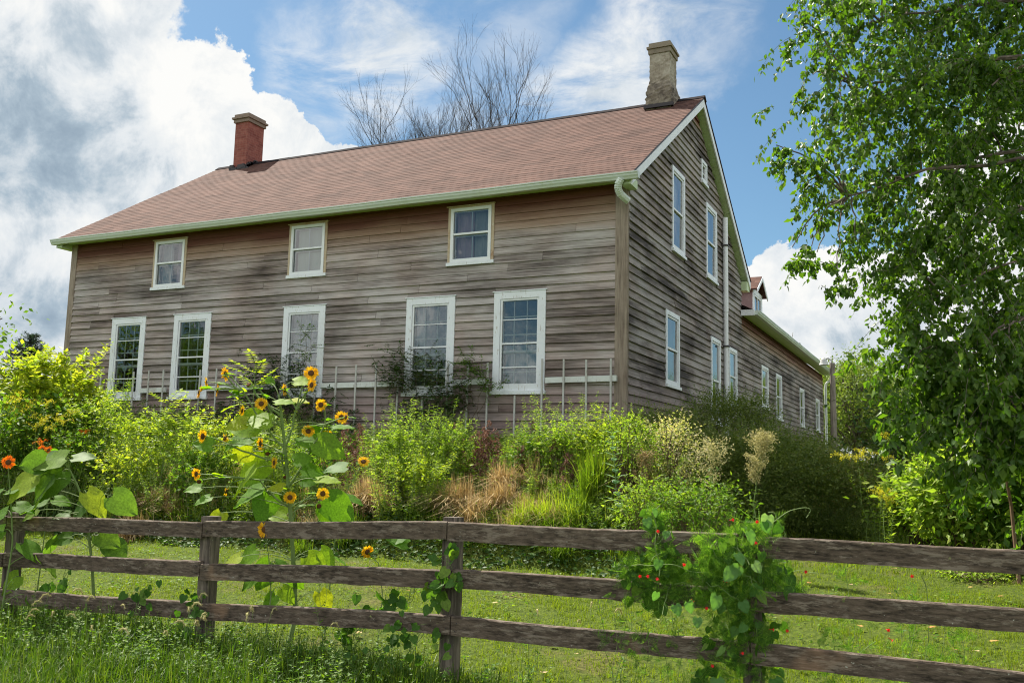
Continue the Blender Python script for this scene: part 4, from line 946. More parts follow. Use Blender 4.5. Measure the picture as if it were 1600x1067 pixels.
# ---- tall light green weeds in the middle of the bank
def hz(x, v, ytop): return float(A(x, ytop, v)[2]-G(x, v)[2])
proto = []
for k in range(6):
    b = G(600+k*10, 14); o = weed('tall_weed', 'x', 'tall light green weeds on the bank', b, 1.0, (random.uniform(-.15, .15), -.05), 8, 95, .10, L_WEED, wid=1.0, spread=.19, r=.006, up=(-.2, .45))
    proto.append(o)
spots = [(585, 13.6, 640, 'short tall-stemmed weed at the left of the clump left of the second window'), (612, 13.8, 612, 'feathery light green weed reaching up to the white batten left of the fourth window'),
 (640, 13.4, 628, 'leafy light green weed in front of the trellis below the fourth window'), (668, 13.8, 618, 'tall leaning light green weed crossing the bottom of the fourth window'), (700, 13.4, 640, 'bushy light green weed right of the leaning one'),
 (722, 13.7, 655, 'light green weed at the right end of the middle clump'), (655, 12.6, 690, 'shorter light green weed in front of the middle clump'), (610, 12.5, 690, 'shorter light green weed at the left front of the middle clump'),
 (793, 13.4, 668, 'small pale weed standing alone left of the fifth window slats'), (818, 13.2, 655, 'slim pale weed below the fifth window'), (838, 14.0, 612, 'tall willowy weed leaning across the right side of the fifth window'),
 (872, 13.6, 612, 'dense light green weed in front of the trellis right of the fifth window'), (905, 13.4, 615, 'light green weed with its tip on the white batten near the corner'), (932, 13.3, 610, 'yellow green weed standing beside the corner board'),
 (960, 12.8, 652, 'leafy weed in front of the corner of the house'), (1000, 12.4, 660, 'light green weed just right of the corner of the house'), (1035, 12.2, 680, 'light green weed before the dark shrubs'),
 (158, 17.5, 585, 'speckled arching weed crossing the first window'), (205, 16.5, 632, 'pale weed below the first window'), (190, 17.8, 575, 'tall weed in front of the leftmost window'), (240, 16, 655, 'light green weed below the gap of the two left windows'),
 (120, 15.5, 668, 'weed in front of the big left shrub'), (300, 15.5, 668, 'light green weed under the second window'), (345, 15, 680, 'light green weed behind the yellow flowers'), (275, 14.5, 690, 'weed halfway up the bank left of the sunflower'),
 (80, 14.5, 690, 'weed at the left end of the bank'), (200, 13.8, 700, 'leafy weed above the drooping sunflower'), (330, 13.5, 715, 'leafy weed behind the sunflower leaves'), (485, 14.5, 690, 'weed behind the sunflower stalk'), (440, 13.6, 700, 'weed below the third window'),
 (150, 13.0, 735, 'low weed over the yellow leaves of the drooping sunflower'), (30, 13.4, 720, 'low weed at the left edge'), (520, 12.9, 745, 'low weed right of the sunflower stalk'), (690, 12.6, 735, 'low light green weed left of the rust brown fern'),
 (395, 12.7, 735, 'low weed behind the sunflower crown'), (255, 12.9, 740, 'low weed above the straw'), (60, 12.8, 742, 'low weed near the orange flower'), (465, 13, 735, 'low weed behind the middle of the sunflower')]
for n, (x, v, yt, lab) in enumerate(spots):
    v = VB(x, v); b = G(x, v); s = hz(x, v, yt)
    if n < 6: o = proto[n]; o.location = [float(c) for c in b]; o.scale = (max(.65, s),)*3; o['label'] = lab; o.scale = (s*.5+.45, s*.5+.45, s)
    else:
        o = dup(proto[n % 6], b, random.uniform(0, 6.28), (s*.5+.4, s*.5+.4, s), lab)
for q in range(46):
    x = random.uniform(90, 1010); v = VB(x, 0)+random.uniform(.5, 2.6); b = G(x, v)
    if b[1] > -.7: continue
    s = random.uniform(.45, .85)*(1.15 if x < 560 else .9)
    dup(proto[q % 6], b, random.uniform(0, 6.28), (s*.6+.2, s*.6+.2, s*1.1), 'short slender light green weed lost among the tangle of the bank')['group'] = 'short slender weeds in the tangle of the bank'
# ---- lime leafy saplings (pinnate) left of the sunflower and milkweed
def pinnate(ms, ml, p, d, ln, n=7, ls=.09, T=LEAF):
    P = curve(p, p+d*ln, .04*ln, 6); ms.tube(P, np.linspace(.004, .0015, 6), 4, cap=False)
    side = nrm(np.cross(d, [0, 0, 1.0]))
    for i in range(n):
        u = (i+1.2)/(n+.4)*5; k = min(int(u), 4); c = P[k]+(P[k+1]-P[k])*(u-k)
        for s in (1, -1): leaves(ml, [c], [side*s+d*.45+[0, 0, -.15]], [[0, 0, 1]]+RG.normal(0, .2, (1, 3)), ls*RG.uniform(.8, 1.1), T)
    leaves(ml, [P[-1]], [d], [[0, 0, 1]], ls, T)
def sapling(label, x, v, yt, n, group=None, ls=.1, m=L_LIME, lean=(0, 0)):
    v = VB(x, v); b = G(x, v); h = hz(x, v, yt); t_ = thing('sumac_sapling', label, 'sapling', b, group); ms, ml = MB(), MB()
    tip = b+np.array([lean[0], lean[1], h]); P = curve(b, tip, 0, 6, .02); ms.tube(P, np.linspace(.011, .004, 6), 5, cap=False)
    for i in range(n):
        u = RG.uniform(.35, 1)*5; k = min(int(u), 4); c = P[k]+(P[k+1]-P[k])*(u-k); a = i*2.4
        d = nrm(np.array([math.cos(a), math.sin(a), RG.uniform(.15, .9)])); pinnate(ms, ml, c, d, RG.uniform(.3, .5), 6, ls)
    ms.build('stem', M_STEM, t_); ml.build('foliage', m, t_)
sapling('lime green sapling with feathered leaves under the second window', 255, 15, 628, 10, ls=.11)
sapling('lime green sapling whose top shows above the tall sunflower', 392, 15.0, 562, 11, ls=.12)
sapling('lime green sapling leaning right under the second window', 305, 14.6, 650, 9, ls=.11)
# ---- climbing roses on the wall
def climber(label, pts, n, ls, m, spread=.25, Y=-.22):
    b = np.array([onY(pts[0][0], 690, Y)[0], Y, .40]); t_ = thing('climbing_vine', label, 'vine', b); ms, ml = MB(), MB()
    for (x, y) in pts:
        p = onY(x, y, Y-.05); P = curve(b+[0, 0, -.05], p, 0, 8, .05); ms.tube(P, np.linspace(.009, .003, 8), 4, cap=False)
        for q in range(n):
            c = p+RG.normal(0, spread, 3)*[1.1, .35, .85]; c[1] = min(c[1], -.15); d = nrm(RG.normal(0, 1, 3)*[1, .6, .6]+[0, -.25, -.1])
            pinnate(ms, ml, c, d, RG.uniform(.14, .24), 4, ls)
    ms.build('stem', M_STEMD, t_); ml.build('foliage', m, t_)
climber('dark climbing vine rambling over the lower half of the fourth window', [(610, 590), (640, 600), (668, 575), (690, 600), (700, 640), (665, 640), (640, 650), (620, 565), (705, 620)], 46, .07, L_DARK, .20)
climber('thin dark vine reaching right from the fourth window towards the fifth', [(735, 575), (752, 590), (762, 610), (730, 565)], 20, .065, L_MID, .12)
climber('dark leafy vine covering the wall left of the third window', [(400, 590), (420, 575), (440, 600), (405, 620), (445, 630), (380, 640), (430, 655), (350, 650), (470, 655), (500, 640), (525, 655)], 40, .08, L_DARK, .22)
climber('slim vine shoot rising in front of the third window', [(478, 520), (482, 545), (474, 570), (480, 590), (470, 610)], 12, .06, L_MID, .07)
climber('dark vine low on the wall under the first two windows', [(170, 640), (200, 650), (290, 650), (330, 655), (250, 660)], 36, .08, L_DARK, .24)

# ---- big bushy shrub at the left end of the house
def sh(label, x, v, yc, rpx, rpy, nclump, per, ls, m, depth=1.0, **kw):
    b = G(x, v); c = A(x, yc, v); k = v/FPX
    return shrub(kw.pop('name', 'shrub'), label, b, c, (rpx*k, rpx*k*depth, rpy*k), nclump, per, ls, m, **kw)
sh('bright lime green leafy shrub hiding the left corner of the house', 78, 17, 640, 72, 85, 105, 22, .17, L_LIME, cs=.17, sprays=34, spray_len=.8, zlo=-.8)
sh('dark green leafy shrub under the lime one at the left corner', 85, 16.3, 680, 62, 62, 90, 30, .11, L_MID, cs=.16)
sh('low leafy shrub at the far left edge', -30, 15.5, 690, 70, 70, 80, 28, .10, L_MID, cs=.2)
# ---- dark fine-leaved shrubs along the gable wall
o1 = sh('dark fine leaved shrub below the first gable window', 1085, 14.6, 752, 85, 82, 200, 105, .046, L_SPIREA, cs=.15, sprays=130, spray_len=.52, mstem=M_STEM, stemr=.008, name='spirea_shrub', group='dark fine leaved shrubs along the gable wall')
o2 = sh('largest dark fine leaved shrub in front of the two lower gable windows', 1190, 14.2, 762, 110, 88, 260, 105, .046, L_SPIREA, cs=.16, sprays=170, spray_len=.52, mstem=M_STEM, stemr=.008, name='spirea_shrub', group='dark fine leaved shrubs along the gable wall')
for (x, v, dz, s, lab) in ((1290, 14.8, 0, 1.0, 'dark fine leaved shrub in front of the small wing windows'), (1352, 16.0, 0, .92, 'dark fine leaved shrub near the foot of the yard lamp'), (1020, 14.9, .15, .80, 'smaller dark shrub at the corner of the house'), (1240, 16.6, .0, .92, 'dark shrub half hidden behind the largest one'), (1140, 16.0, .1, .86, 'dark shrub pressed against the gable wall'), (1330, 14.0, -.05, .72, 'low dark shrub at the right end of the row')):
    dup(o2 if s > .85 else o1, G(x, v, dz), random.uniform(0, 6.28), s, lab)
# pale flowering shrub at the corner
sh('pale variegated shrub with cream leaves right of the corner of the house', 1045, 12.6, 715, 52, 58, 120, 26, .045, leafm('cream_variegated_leaf', [(0, (.12, .20, .05)), (.4, (.28, .32, .12)), (.7, (.50, .46, .28)), (1, (.62, .50, .42))], .35), cs=.12, sprays=30, spray_len=.35)
sh('light green shrub below the variegated one', 985, 12.2, 700, 38, 50, 70, 24, .05, L_WEED, cs=.12, sprays=20, spray_len=.3)
sh('glossy dark green shrub over the rail left of the red flowered vine', 1085, 10.6, 800, 70, 42, 100, 26, .062, L_MID, cs=.13, sprays=26, spray_len=.3, T=LANCE, wid=1.6)
sh('leafy green shrub behind the rail left of the first dry stalks', 1010, 10.9, 790, 45, 34, 70, 22, .06, L_WEED, cs=.12, sprays=16, spray_len=.25, T=LANCE, wid=1.5)
# leafy clumps that tangle through the bank
for (x, v, yc, rx, ry, m, ls, lab) in ((150, 16, 668, 32, 34, L_WEED, .085, 'loose leafy clump between the big left shrub and the first window'), (215, 15.4, 690, 34, 30, L_LIME, .08, 'bright leafy clump below the first window'), (285, 15.2, 690, 36, 30, L_WEED, .09, 'pale leafy clump below the gap between the two left windows'),
    (345, 14.6, 700, 34, 32, L_LIME, .08, 'bright leafy clump behind the left flowers of the tall sunflower'), (110, 15.2, 722, 36, 26, L_MID, .09, 'mid green leafy clump above the drooping sunflower'), (190, 14.7, 740, 36, 24, L_LIME, .075, 'low bright leafy clump above the straw'), (315, 14.3, 742, 34, 24, L_MID, .085, 'mid green leafy clump left of the tall sunflower'),
    (405, 14.0, 715, 30, 30, L_WEED, .08, 'leafy clump behind the crown of the tall sunflower'), (500, 13.7, 725, 28, 24, L_MID, .08, 'mid green leafy clump right of the tall sunflower'), (655, 12.8, 755, 32, 20, L_LIME, .07, 'low lime leafy clump between the two tan grass mounds'), (620, 13.5, 715, 30, 30, L_WEED, .075, 'leafy clump at the foot of the middle tall weeds'),
    (700, 13.5, 715, 28, 28, L_WEED, .07, 'small leafy clump right of the middle tall weeds'), (20, 15.8, 735, 36, 28, L_MID, .09, 'mid green leafy clump at the left edge'), (880, 13.2, 705, 26, 26, L_WEED, .07, 'leafy clump below the right slats'), (945, 12.8, 700, 26, 28, L_LIME, .07, 'lime leafy clump before the corner of the house'), (830, 13.3, 720, 22, 20, L_MID, .07, 'small dark leafy clump below the fifth window')):
    sh(lab, x, v, yc, rx, ry, 27, 15, ls, m, cs=.15, sprays=34, spray_len=.5, stemr=.006, name='leafy_weed', cat='plant', group='leafy clumps on the bank', mstem=M_STEM)
# milkweed
b = G(970, 11.55); mw = thing('milkweed', 'pale grey green milkweed with paired oval leaves in front of the house corner', 'plant', b); ms, ml = MB(), MB(); h = hz(965, 11.55, 668); P = curve(b, b+np.array([-.12, 0, h]), 0, 8, .01); ms.tube(P, np.linspace(.009, .004, 8), 5)
for i in range(15):
    u = (.2+.8*i/15)*7; k = min(int(u), 6); c = P[k]+(P[k+1]-P[k])*(u-k); a = (i % 2)*1.57+.4
    for s in (0, math.pi): leaves(ml, [c], [[math.cos(a+s), math.sin(a+s), .45]], [[0, 0, 1]], .16*(1.1-.5*i/15), ROUND, 0, .85)
ms.build('stem', M_STEM, mw); ml.build('foliage', L_GREY, mw)
# seed-headed stalks
def plume(label, x, v, y0, y1, wpx, m, n=2600, name='seed_plume', leafy=L_MID):
    b = G(x-25, v); t_ = thing(name, label, 'plant', b); ms, ml, mt = MB(), MB(), MB(); top = A(x, y0, v); low = A(x-10, y1, v); k = v/FPX
    P = curve(b, low, 0, 6, .02); ms.tube(P, np.linspace(.009, .006, 6), 5, cap=False); P = curve(low, top, 0, 6, .01); ms.tube(P, np.linspace(.006, .002, 6), 5, cap=False)
    stalk(ms, ml, b, low, 40, .10, 1., LANCE, .004, .1, (.1, .7))
    for i in range(46):
        u = RG.uniform(.0, 1); c = low+(top-low)*u; a = RG.uniform(0, 6.28); ln = wpx*k*(.35+1.1*u*(1-u)*2.2)*RG.uniform(.6, 1.1)
        e = c+np.array([math.cos(a)*ln, math.sin(a)*ln, ln*1.15]); Q = curve(c, e, .02, 6); ms.tube(Q, .0012, 3, cap=False)
        q = Q[RG.integers(1, 6, n//46)]+RG.normal(0, .022, (n//46, 3)); leaves(mt, q, rdir(len(q)), rdir(len(q)), .020*RG.uniform(.6, 1.4, len(q)), LEAF)
    ms.build('stem', M_STEM, t_); ml.build('foliage', leafy, t_); mt.build('bloom', m, t_)
plume('large pale cream seed plume standing out against the dark shrubs', 1192, 10.6, 682, 755, 24, L_TANB, 3400)
plume('thin branching pale seed head left of the large plume', 1120, 10.9, 700, 770, 34, L_TANB, 1500)
plume('small tan seed head right of the house corner', 1010, 11.8, 715, 760, 22, L_STRAW, 1400)
# goldenrod
def gold(label, x, v, y0, h, m=L_GOLD, n=7, name='goldenrod', spread=.2):
    v = VB(x, v) if x < 900 else v; b = G(x, v); t_ = thing(name, label, 'plant', b, 'goldenrods'); ms, ml, mt = MB(), MB(), MB(); H = hz(x, v, y0)
    for i in range(n):
        tip = b+np.array([*RG.normal(0, spread, 2), H*RG.uniform(.75, 1)]); stalk(ms, ml, b+np.array([*RG.normal(0, .06, 2), -.03]), tip, 55, .085, .8, LANCE, .005, .1, (.1, .8))
        for q in range(5):
            a = RG.uniform(0, 6.28); e = tip+np.array([math.cos(a), math.sin(a), RG.uniform(-.2, .5)])*h*RG.uniform(.5, 1); c = tip-np.array([0, 0, h*.4])*RG.uniform(0, 1); Q = curve(c, e, .03, 6); w = Q[RG.integers(0, 6, 44)]+RG.normal(0, .010, (44, 3)); leaves(mt, w, rdir(44), rdir(44), .018, LEAF)
            ms.tube(Q, .0015, 3, cap=False)
    ms.build('stem', M_STEM, t_); ml.build('foliage', L_WEED, t_); mt.build('bloom', m, t_)
gold('bright yellow goldenrod leaning out from under the birch', 1365, 12.6, 668, .20, n=5); gold('lower yellow goldenrod to the left of the birch undergrowth', 1385, 12.0, 755, .16, n=4)
gold('hazy yellow goldenrod at the left edge of the photo', 18, 15.0, 615, .22, n=10, spread=.35); gold('goldenrod with fading flowers left of the big shrub', 68, 14.6, 628, .18, n=6, spread=.25)
 
gold('orange tinted goldenrod low at the left', 95, 13.4, 665, .12, L_ORANGE, 3)
# ---- sunflowers
def head_mesh(m=L_PETAL, k=0, n=19, half=False):
    """flower head facing +z, unit radius about 1"""
    mb = MB(); a = np.arange(n)/n*2*np.pi+RG.uniform(-.12, .12, n)
    if half: a = a[RG.uniform(0, 1, n) < .45]; n = len(a)
    for lay in range(2 if not half else 1):
        aa = a+lay*.17; d = np.stack([np.cos(aa), np.sin(aa), RG.uniform(-.25, .45, n)], -1)
        leaves(mb, d*[.36, .36, 0]+[0, 0, -.02*lay], d, np.array([0, 0, 1.0])+RG.normal(0, .25, (n, 3)), RG.uniform(.55, .75, n), (np.array([(0, 0, 0), (.35, .2, .06), (.35, -.2, .06), (.75, .15, .02), (.75, -.15, .02), (1.05, 0, -.05)]), np.array([(0, 2, 4, 3), (0, 3, 3, 1)])[:0].reshape(0, 4) if False else np.array([(1, 2, 4, 3)]), np.array([(0, 2, 1), (3, 4, 5)])))
    return mb
def disc_mesh():
    mb = MB(); V = []; k = 14
    for (r, z) in ((.0, .12), (.16, .13), (.3, .12), (.4, .07), (.43, 0), (.36, -.08), (.12, -.2), (.0, -.24)):
        for j in range(k): a = j/k*2*np.pi; V.append((r*math.cos(a), r*math.sin(a), z))
    V = np.array(V); i = np.arange(7)[:, None]*k; q = np.arange(k)[None]; q2 = (q+1) % k
    mb.add(V, np.stack([i+q, i+q2, i+k+q2, i+k+q], -1).reshape(-1, 4)); return mb
_HC = {}
def put_head(parent, p, face, r, style='full', m=None):
    m = m or L_PETAL; key = (style, m.name, random.randint(0, 2))
    if key not in _HC:
        if style == 'bare':
            h = MB(); a = np.arange(16)/16*2*np.pi; d = np.stack([np.cos(a), np.sin(a), np.full(16, -.5)], -1)
            leaves(h, d*[.3, .3, .2], d, np.tile([0, 0, 1.], (16, 1)), .35, LEAF); o = h.build('flower_head', L_SUNF)
        else: o = head_mesh(m, half=(style == 'half')).build('flower_head', m)
        d_ = disc_mesh().build('seed_disc', M_DISC, o, smooth=True); _HC[key] = (o.data, d_.data)
        bpy.data.objects.remove(d_); bpy.data.objects.remove(o)
    dh, dd = _HC[key]
    o = bpy.data.objects.new('flower_head', dh); COL.objects.link(o); o.parent = parent
    o.location = Vector([float(c) for c in (np.asarray(p)-ORG[parent.name])]); o.rotation_euler = Vector(face).to_track_quat('Z', 'Y').to_euler(); o.scale = (r, r, r)
    d_ = bpy.data.objects.new('seed_disc', dd); COL.objects.link(d_); d_.parent = o
def bend(p0, p1, side, n=9):
    """stem from p0 that leaves upright and hooks over into p1"""
    u = np.linspace(0, 1, n)[:, None]; p0 = np.asarray(p0, float); p1 = np.asarray(p1, float)
    c = p0+(p1-p0)*.6; c[2] = max(p0[2], p1[2])+.25*abs(p1[2]-p0[2]); c = c+np.asarray(side)
    return (1-u)**2*p0+2*u*(1-u)*c+u*u*p1
TOCAM = nrm(CAM-np.array([0.4, -8.3, 0]))
def face_dir(ax, up=0.0):     # horizontal angle away from the viewer's direction, in degrees
    a = math.radians(ax); x, y = TOCAM[0], TOCAM[1]
    return (x*math.cos(a)-y*math.sin(a), x*math.sin(a)+y*math.cos(a), up)
def big_leaf(ml, p, d, s, nn=(0, 0, 1)):
    leaves(ml, [p], [d], [np.asarray(nn, float)+RG.normal(0, .25, 3)], s, BLADE)
def sunflower(label, pts, v, heads, lvs, r0=.017, hr=.053, mi=None, stemsf=.004, mleaf=None, group='sunflowers'):
    """pts: stalk pixels from the ground up; heads: (x, y, face angle, up, style, joint index, dv); lvs: (x, y, size px, turn, tilt, dv)"""
    b = G(pts[0][0], v); t_ = thing('sunflower', label, 'sunflower', b, group); ms, ml = MB(), MB()
    P = [b+[0, 0, -.05]]+[A(x, y, v) for (x, y) in pts[1:]]; P = np.array(P)
    u = np.linspace(0, len(P)-1, 6*len(P)); Q = np.stack([np.interp(u, range(len(P)), P[:, k]) for k in range(3)], -1)
    Q[1:-1] = (Q[:-2]+Q[1:-1]*2+Q[2:])/4; ms.tube(Q, np.linspace(r0, r0*.45, len(Q)), 8)
    for h in heads:
        x, y, ax, up, st, j, dv = h; p = A(x, y, v+dv); f = nrm(np.array(face_dir(ax, up)))
        back = p-f*hr*.25; s0 = P[j] if isinstance(j, int) else A(j[0], j[1], v)
        B_ = bend(s0, back, -f*.05); ms.tube(B_, np.linspace(stemsf*1.6, stemsf, len(B_)), 5, cap=False)
        put_head(t_, p, f, hr*RG.uniform(.9, 1.1)*(1.05 if st == 'full' else .9), st, mi)
        for q in range(2):
            c = B_[RG.integers(3, 7)]; a = RG.uniform(0, 6.28); big_leaf(ml, c, [math.cos(a), math.sin(a), .1], RG.uniform(.05, .09))
    for (x, y, sp, turn, tilt, dv) in lvs:
        s = sp*v/FPX; p = A(x, y, v+dv); ux = math.cos(math.radians(turn)); d = nrm(CR*ux+FW*math.sin(math.radians(turn))*.6+np.array([0, 0, tilt]))
        k = np.argmin(np.abs(Q[:, 2]-p[2]+.05)); ms.tube(curve(Q[k], p, .04, 6), np.linspace(.005, .0025, 6), 4, cap=False)
        big_leaf(ml, p, d, s, (TOCAM*.55+[0, 0, .8]))
    ms.build('stalk', M_STEM, t_); ml.build('foliage', mleaf or L_SUNF, t_, smooth=True); return t_
z = lambda x, y: (280+x/3.334, 540+y/3.334)
H = []
for (x, y, ax, up, st, j) in ((240, 148, 70, .1, 'full', 0), (140, 190, 95, .1, 'full', 0), (105, 240, 110, -.3, 'full', 0), (197, 232, 100, -.1, 'full', 0), (287, 237, 5, .0, 'bare', 0), (362, 203, -30, .6, 'bare', 1),
        (427, 302, 0, .1, 'full', 1), (327, 340, 80, -.1, 'full', 0), (548, 230, 75, 0, 'full', 2), (687, 143, 0, .2, 'full', 2), (690, 205, -50, 0, 'full', 2), (738, 308, -20, .1, 'full', 3), (845, 373, 10, .2, 'full', 3), (868, 372, -60, .1, 'half', 3),
        (672, 445, 10, .3, 'full', 3), (770, 470, 0, .2, 'full', 3), (775, 512, -10, -.4, 'half', 3), (122, 472, 60, 0, 'full', 4), (238, 482, -40, .2, 'half', 4), (422, 510, 70, 0, 'full', 5), (460, 562, 20, -.3, 'bare', 5), (547, 517, 0, -.9, 'bare', 5),
        (495, 610, -60, 0, 'full', 5), (553, 685, -15, -.9, 'bare', 5), (88, 668, 60, .1, 'full', 6), (103, 708, 0, -.8, 'bare', 6), (245, 758, 75, -.2, 'half', 6), (577, 790, 10, .1, 'full', 6), (748, 770, 0, .2, 'full', 7), (728, 835, 10, -.1, 'bare', 7)):
    px, py = z(x, y); J = [z(330, 230), z(440, 260), z(610, 330), z(760, 410), z(270, 520), z(535, 560), z(420, 700), z(600, 850)][j]
    H.append((px, py, ax, up, st, J, random.uniform(-.15, .15)))
LV = [(*z(x, y), min(s*.98, 56), tn, ti, random.uniform(-.2, .2)) for (x, y, s, tn, ti) in (
    (420, 400, 60, 170, -.1), (480, 400, 48, 185, .1), (380, 470, 42, 200, -.3), (450, 600, 70, 200, -.9), (400, 640, 66, 170, -1.1), (430, 740, 52, 190, -.6), (470, 780, 46, 250, -1.2), (650, 470, 60, -20, -.2), (720, 500, 48, 10, -.5),
    (500, 300, 30, 20, .1), (560, 290, 36, -10, .05), (600, 190, 30, 10, .1), (750, 415, 26, 170, .0), (800, 430, 34, 10, .1), (300, 310, 26, 190, -.3), (330, 260, 24, 200, 0), (380, 540, 38, 180, -.3), (300, 490, 26, 200, -.8),
    (770, 800, 58, 10, -.8), (740, 830, 50, 40, -1.3), (640, 700, 30, -5, 0), (720, 700, 36, 0, .0), (560, 880, 34, 180, .0), (600, 600, 28, 20, .2), (170, 520, 30, 190, .2), (110, 740, 26, 200, -.1), (160, 790, 26, 220, -.3), (220, 870, 30, 250, -.9),
    (640, 640, 34, 30, -.2), (540, 740, 26, 170, 0), (350, 400, 34, 200, -.2), (470, 200, 18, 90, .8), (300, 560, 26, 160, -.2))]
LV += [(375, 870, 34, 200, -.6, 0), (400, 860, 40, 180, -.9, .1), (425, 880, 44, 230, -1.2, 0), (480, 870, 40, 0, -.8, 0), (500, 860, 34, 10, -1, .1), (455, 895, 30, 10, -1.2, .0), (500, 925, 34, 330, -1.3, .1), (430, 930, 30, 200, -1.2, 0), (350, 905, 28, 190, -.6, .1), (520, 870, 26, 10, -.5, .2)]
sunflower('tall branching sunflower with about thirty flower heads behind the fence', [(463, 1040), (462, 960), (458, 870), (453, 790), (449, 740), (444, 690), (440, 650), (436, 620)], 7.75, H, LV, .021)
# branches of the tall plant run up from the crown as thick side stems
t_ = bpy.data.objects['sunflower']; ms = MB()
for a, b_ in (((444, 700), z(330, 230)), (z(330, 230), z(240, 150)), ((442, 670), z(440, 260)), ((445, 700), z(610, 330)), (z(610, 330), z(670, 235)), ((450, 760), z(760, 410)), ((447, 720), z(270, 520)), ((446, 740), z(535, 560)), ((452, 790), z(420, 700)), ((456, 820), z(600, 850)), ((440, 650), z(400, 200)), (z(440, 290), z(385, 205))):
    P = curve(A(a[0], a[1], 7.75), A(b_[0], b_[1], 7.75+random.uniform(-.1, .1)), -.03, 7, .006); ms.tube(P, np.linspace(.011, .0065, 7), 6)
ms.build('side_stem', M_STEM, t_)
# drooping sunflower on the left
zz = lambda x, y: (x/2.963, 500+y/2.963)
sunflower('drooping sunflower with yellowing leaves behind the left end of the fence', [(147, 1030), (147, 950), (144, 880), (134, 800), (122, 760), (108, 732)], 8.35,
    [],
    [(*zz(x, y), s, tn, ti, random.uniform(-.1, .1)) for (x, y, s, tn, ti) in ((300, 640, 50, 185, -.25), (260, 640, 42, 175, -.1), (210, 650, 40, 190, -.2), (290, 700, 60, 215, -1.0), (250, 740, 52, 200, -1.3), (160, 720, 54, 215, -.9), (400, 800, 48, 30, -1.1), (395, 850, 40, 150, -1.0),
        (520, 815, 46, 20, -.7), (175, 880, 26, 200, -.6), (340, 640, 34, 10, .1), (210, 850, 40, 190, -.3), (320, 900, 24, 200, -.1), (270, 1010, 34, 200, -1.2), (460, 990, 38, 350, -.5), (510, 1030, 40, 330, -.8), (330, 1000, 30, 200, -.3), (90, 780, 30, 160, -.2))], .016, mleaf=leafm('sunflower_leaf_yellowing', [(0, (.07, .15, .03)), (.45, (.12, .22, .04)), (.6, (.26, .36, .04)), (1, (.50, .50, .05))], .5, (1.5, 1.5, .4), .55, .18, mott=.35))
sunflower('orange sunflower at the left edge of the photo above the rail', [(22, 960), (20, 850), (17, 780), (13, 735)], 8.4, [(13, 722, 10, .1, 'full', 3, -.05)],
    [(0, 770, 40, 190, -.4, 0), (10, 800, 40, 180, -.7, .1), (35, 850, 44, 10, -.8, 0), (60, 870, 40, 20, -.9, 0), (30, 900, 36, 200, -1, .1), (50, 930, 34, 10, -1.1, 0), (5, 830, 44, 200, -.5, .05), (25, 790, 30, 0, -.3, 0)], .009, .062, L_ORANGE)
sunflower('small orange double flower beside the drooping leaves at left', [(75, 900), (74, 800), (70, 715)], 8.9, [(66, 702, 20, .3, 'full', 2, 0), (76, 703, -30, .3, 'full', 2, .03)], [(60, 760, 26, 190, -.3, 0), (85, 780, 26, 10, -.3, 0)], .006, .04, L_ORANGE)
sunflower('single sunflower leaning to the right above the rail past the tall one', [(520, 960), (522, 850), (535, 780), (560, 735)], 8.1, [(568, 721, 0, .7, 'full', 3, 0)], [(540, 730, 36, 190, -.1, 0), (540, 775, 30, 0, -.4, 0), (525, 800, 30, 180, -.4, 0)], .006)
sunflower('sunflower whose head hangs in front of the top rail', [(425, 1000), (424, 930), (420, 870), (416, 842)], 7.45, [(414, 827, -5, .1, 'full', 3, -.12)], [(400, 835, 16, 190, -.1, 0), (430, 880, 34, 20, -.6, .1), (400, 900, 30, 190, -.9, .1), (440, 920, 30, 10, -1, .1)], .006, .055)
sunflower('ragged sunflower facing down between the top and middle rails', [(600, 985), (598, 930), (592, 880), (580, 868)], 7.6, [(574, 862, 30, -.3, 'full', 3, 0)], [(610, 845, 30, 20, .3, .1), (635, 850, 34, 200, .4, .1), (600, 900, 20, 10, -.5, .1)], .005, .055)

# ---- vines on the fence
def heart_vine(label, path, v, n, ls, spread, m=L_VINE, cat='vine', par=None):
    b = A(*path[0], v); b[2] = terr(b[0], b[1]); t_ = thing('morning_glory_vine', label, cat, b); ms, ml = MB(), MB()
    P = np.array([b]+[A(x, y, v) for x, y in path[1:]]); u = np.linspace(0, len(P)-1, 50)
    for q in range(3):
        Q = np.stack([np.interp(u, range(len(P)), P[:, k]) for k in range(3)], -1)+np.stack([.02*np.sin(u*3+q*2), .02*np.cos(u*3+q*2), 0*u], -1); ms.tube(Q, .0028, 4, cap=False)
    i = RG.integers(4, 50, n); w = np.interp(i, [0, 49], [spread, spread*.5])[:, None]; c = Q[i]+RG.normal(0, 1, (n, 3))*w*[1, .35, .5]; c[:, 1] = np.minimum(c[:, 1], FY-.03+RG.uniform(-.05, 0, n))
    c[:, 1] = c[:, 1] if v < 7.9 and v != 7.35 else c[:, 1]+.25; d = RG.normal(0, .7, (n, 3))*[1, .5, .5]+[0, -.2, -.75]; leaves(ml, c, d, np.tile(TOCAM*.8+[0, 0, .35], (n, 1))+RG.normal(0, .3, (n, 3)), ls*RG.uniform(.55, 1.15, n), BLADE)
    for k in range(0, n, 2): ms.tube(curve(Q[i[k]], c[k], .01, 4), .0013, 3, cap=False)
    ms.build('stem', M_STEM, t_); ml.build('foliage', m, t_, smooth=True); return t_
heart_vine('heart leaved morning glory vine climbing the middle fence post', [(700, 1060), (700, 1000), (690, 940), (705, 900), (700, 870), (712, 850)], 6.65, 46, .072, .10)
heart_vine('low leafy vine at the foot of the left fence post', [(300, 1060), (305, 1020), (300, 975), (318, 925)], 7.55, 40, .06, .16)
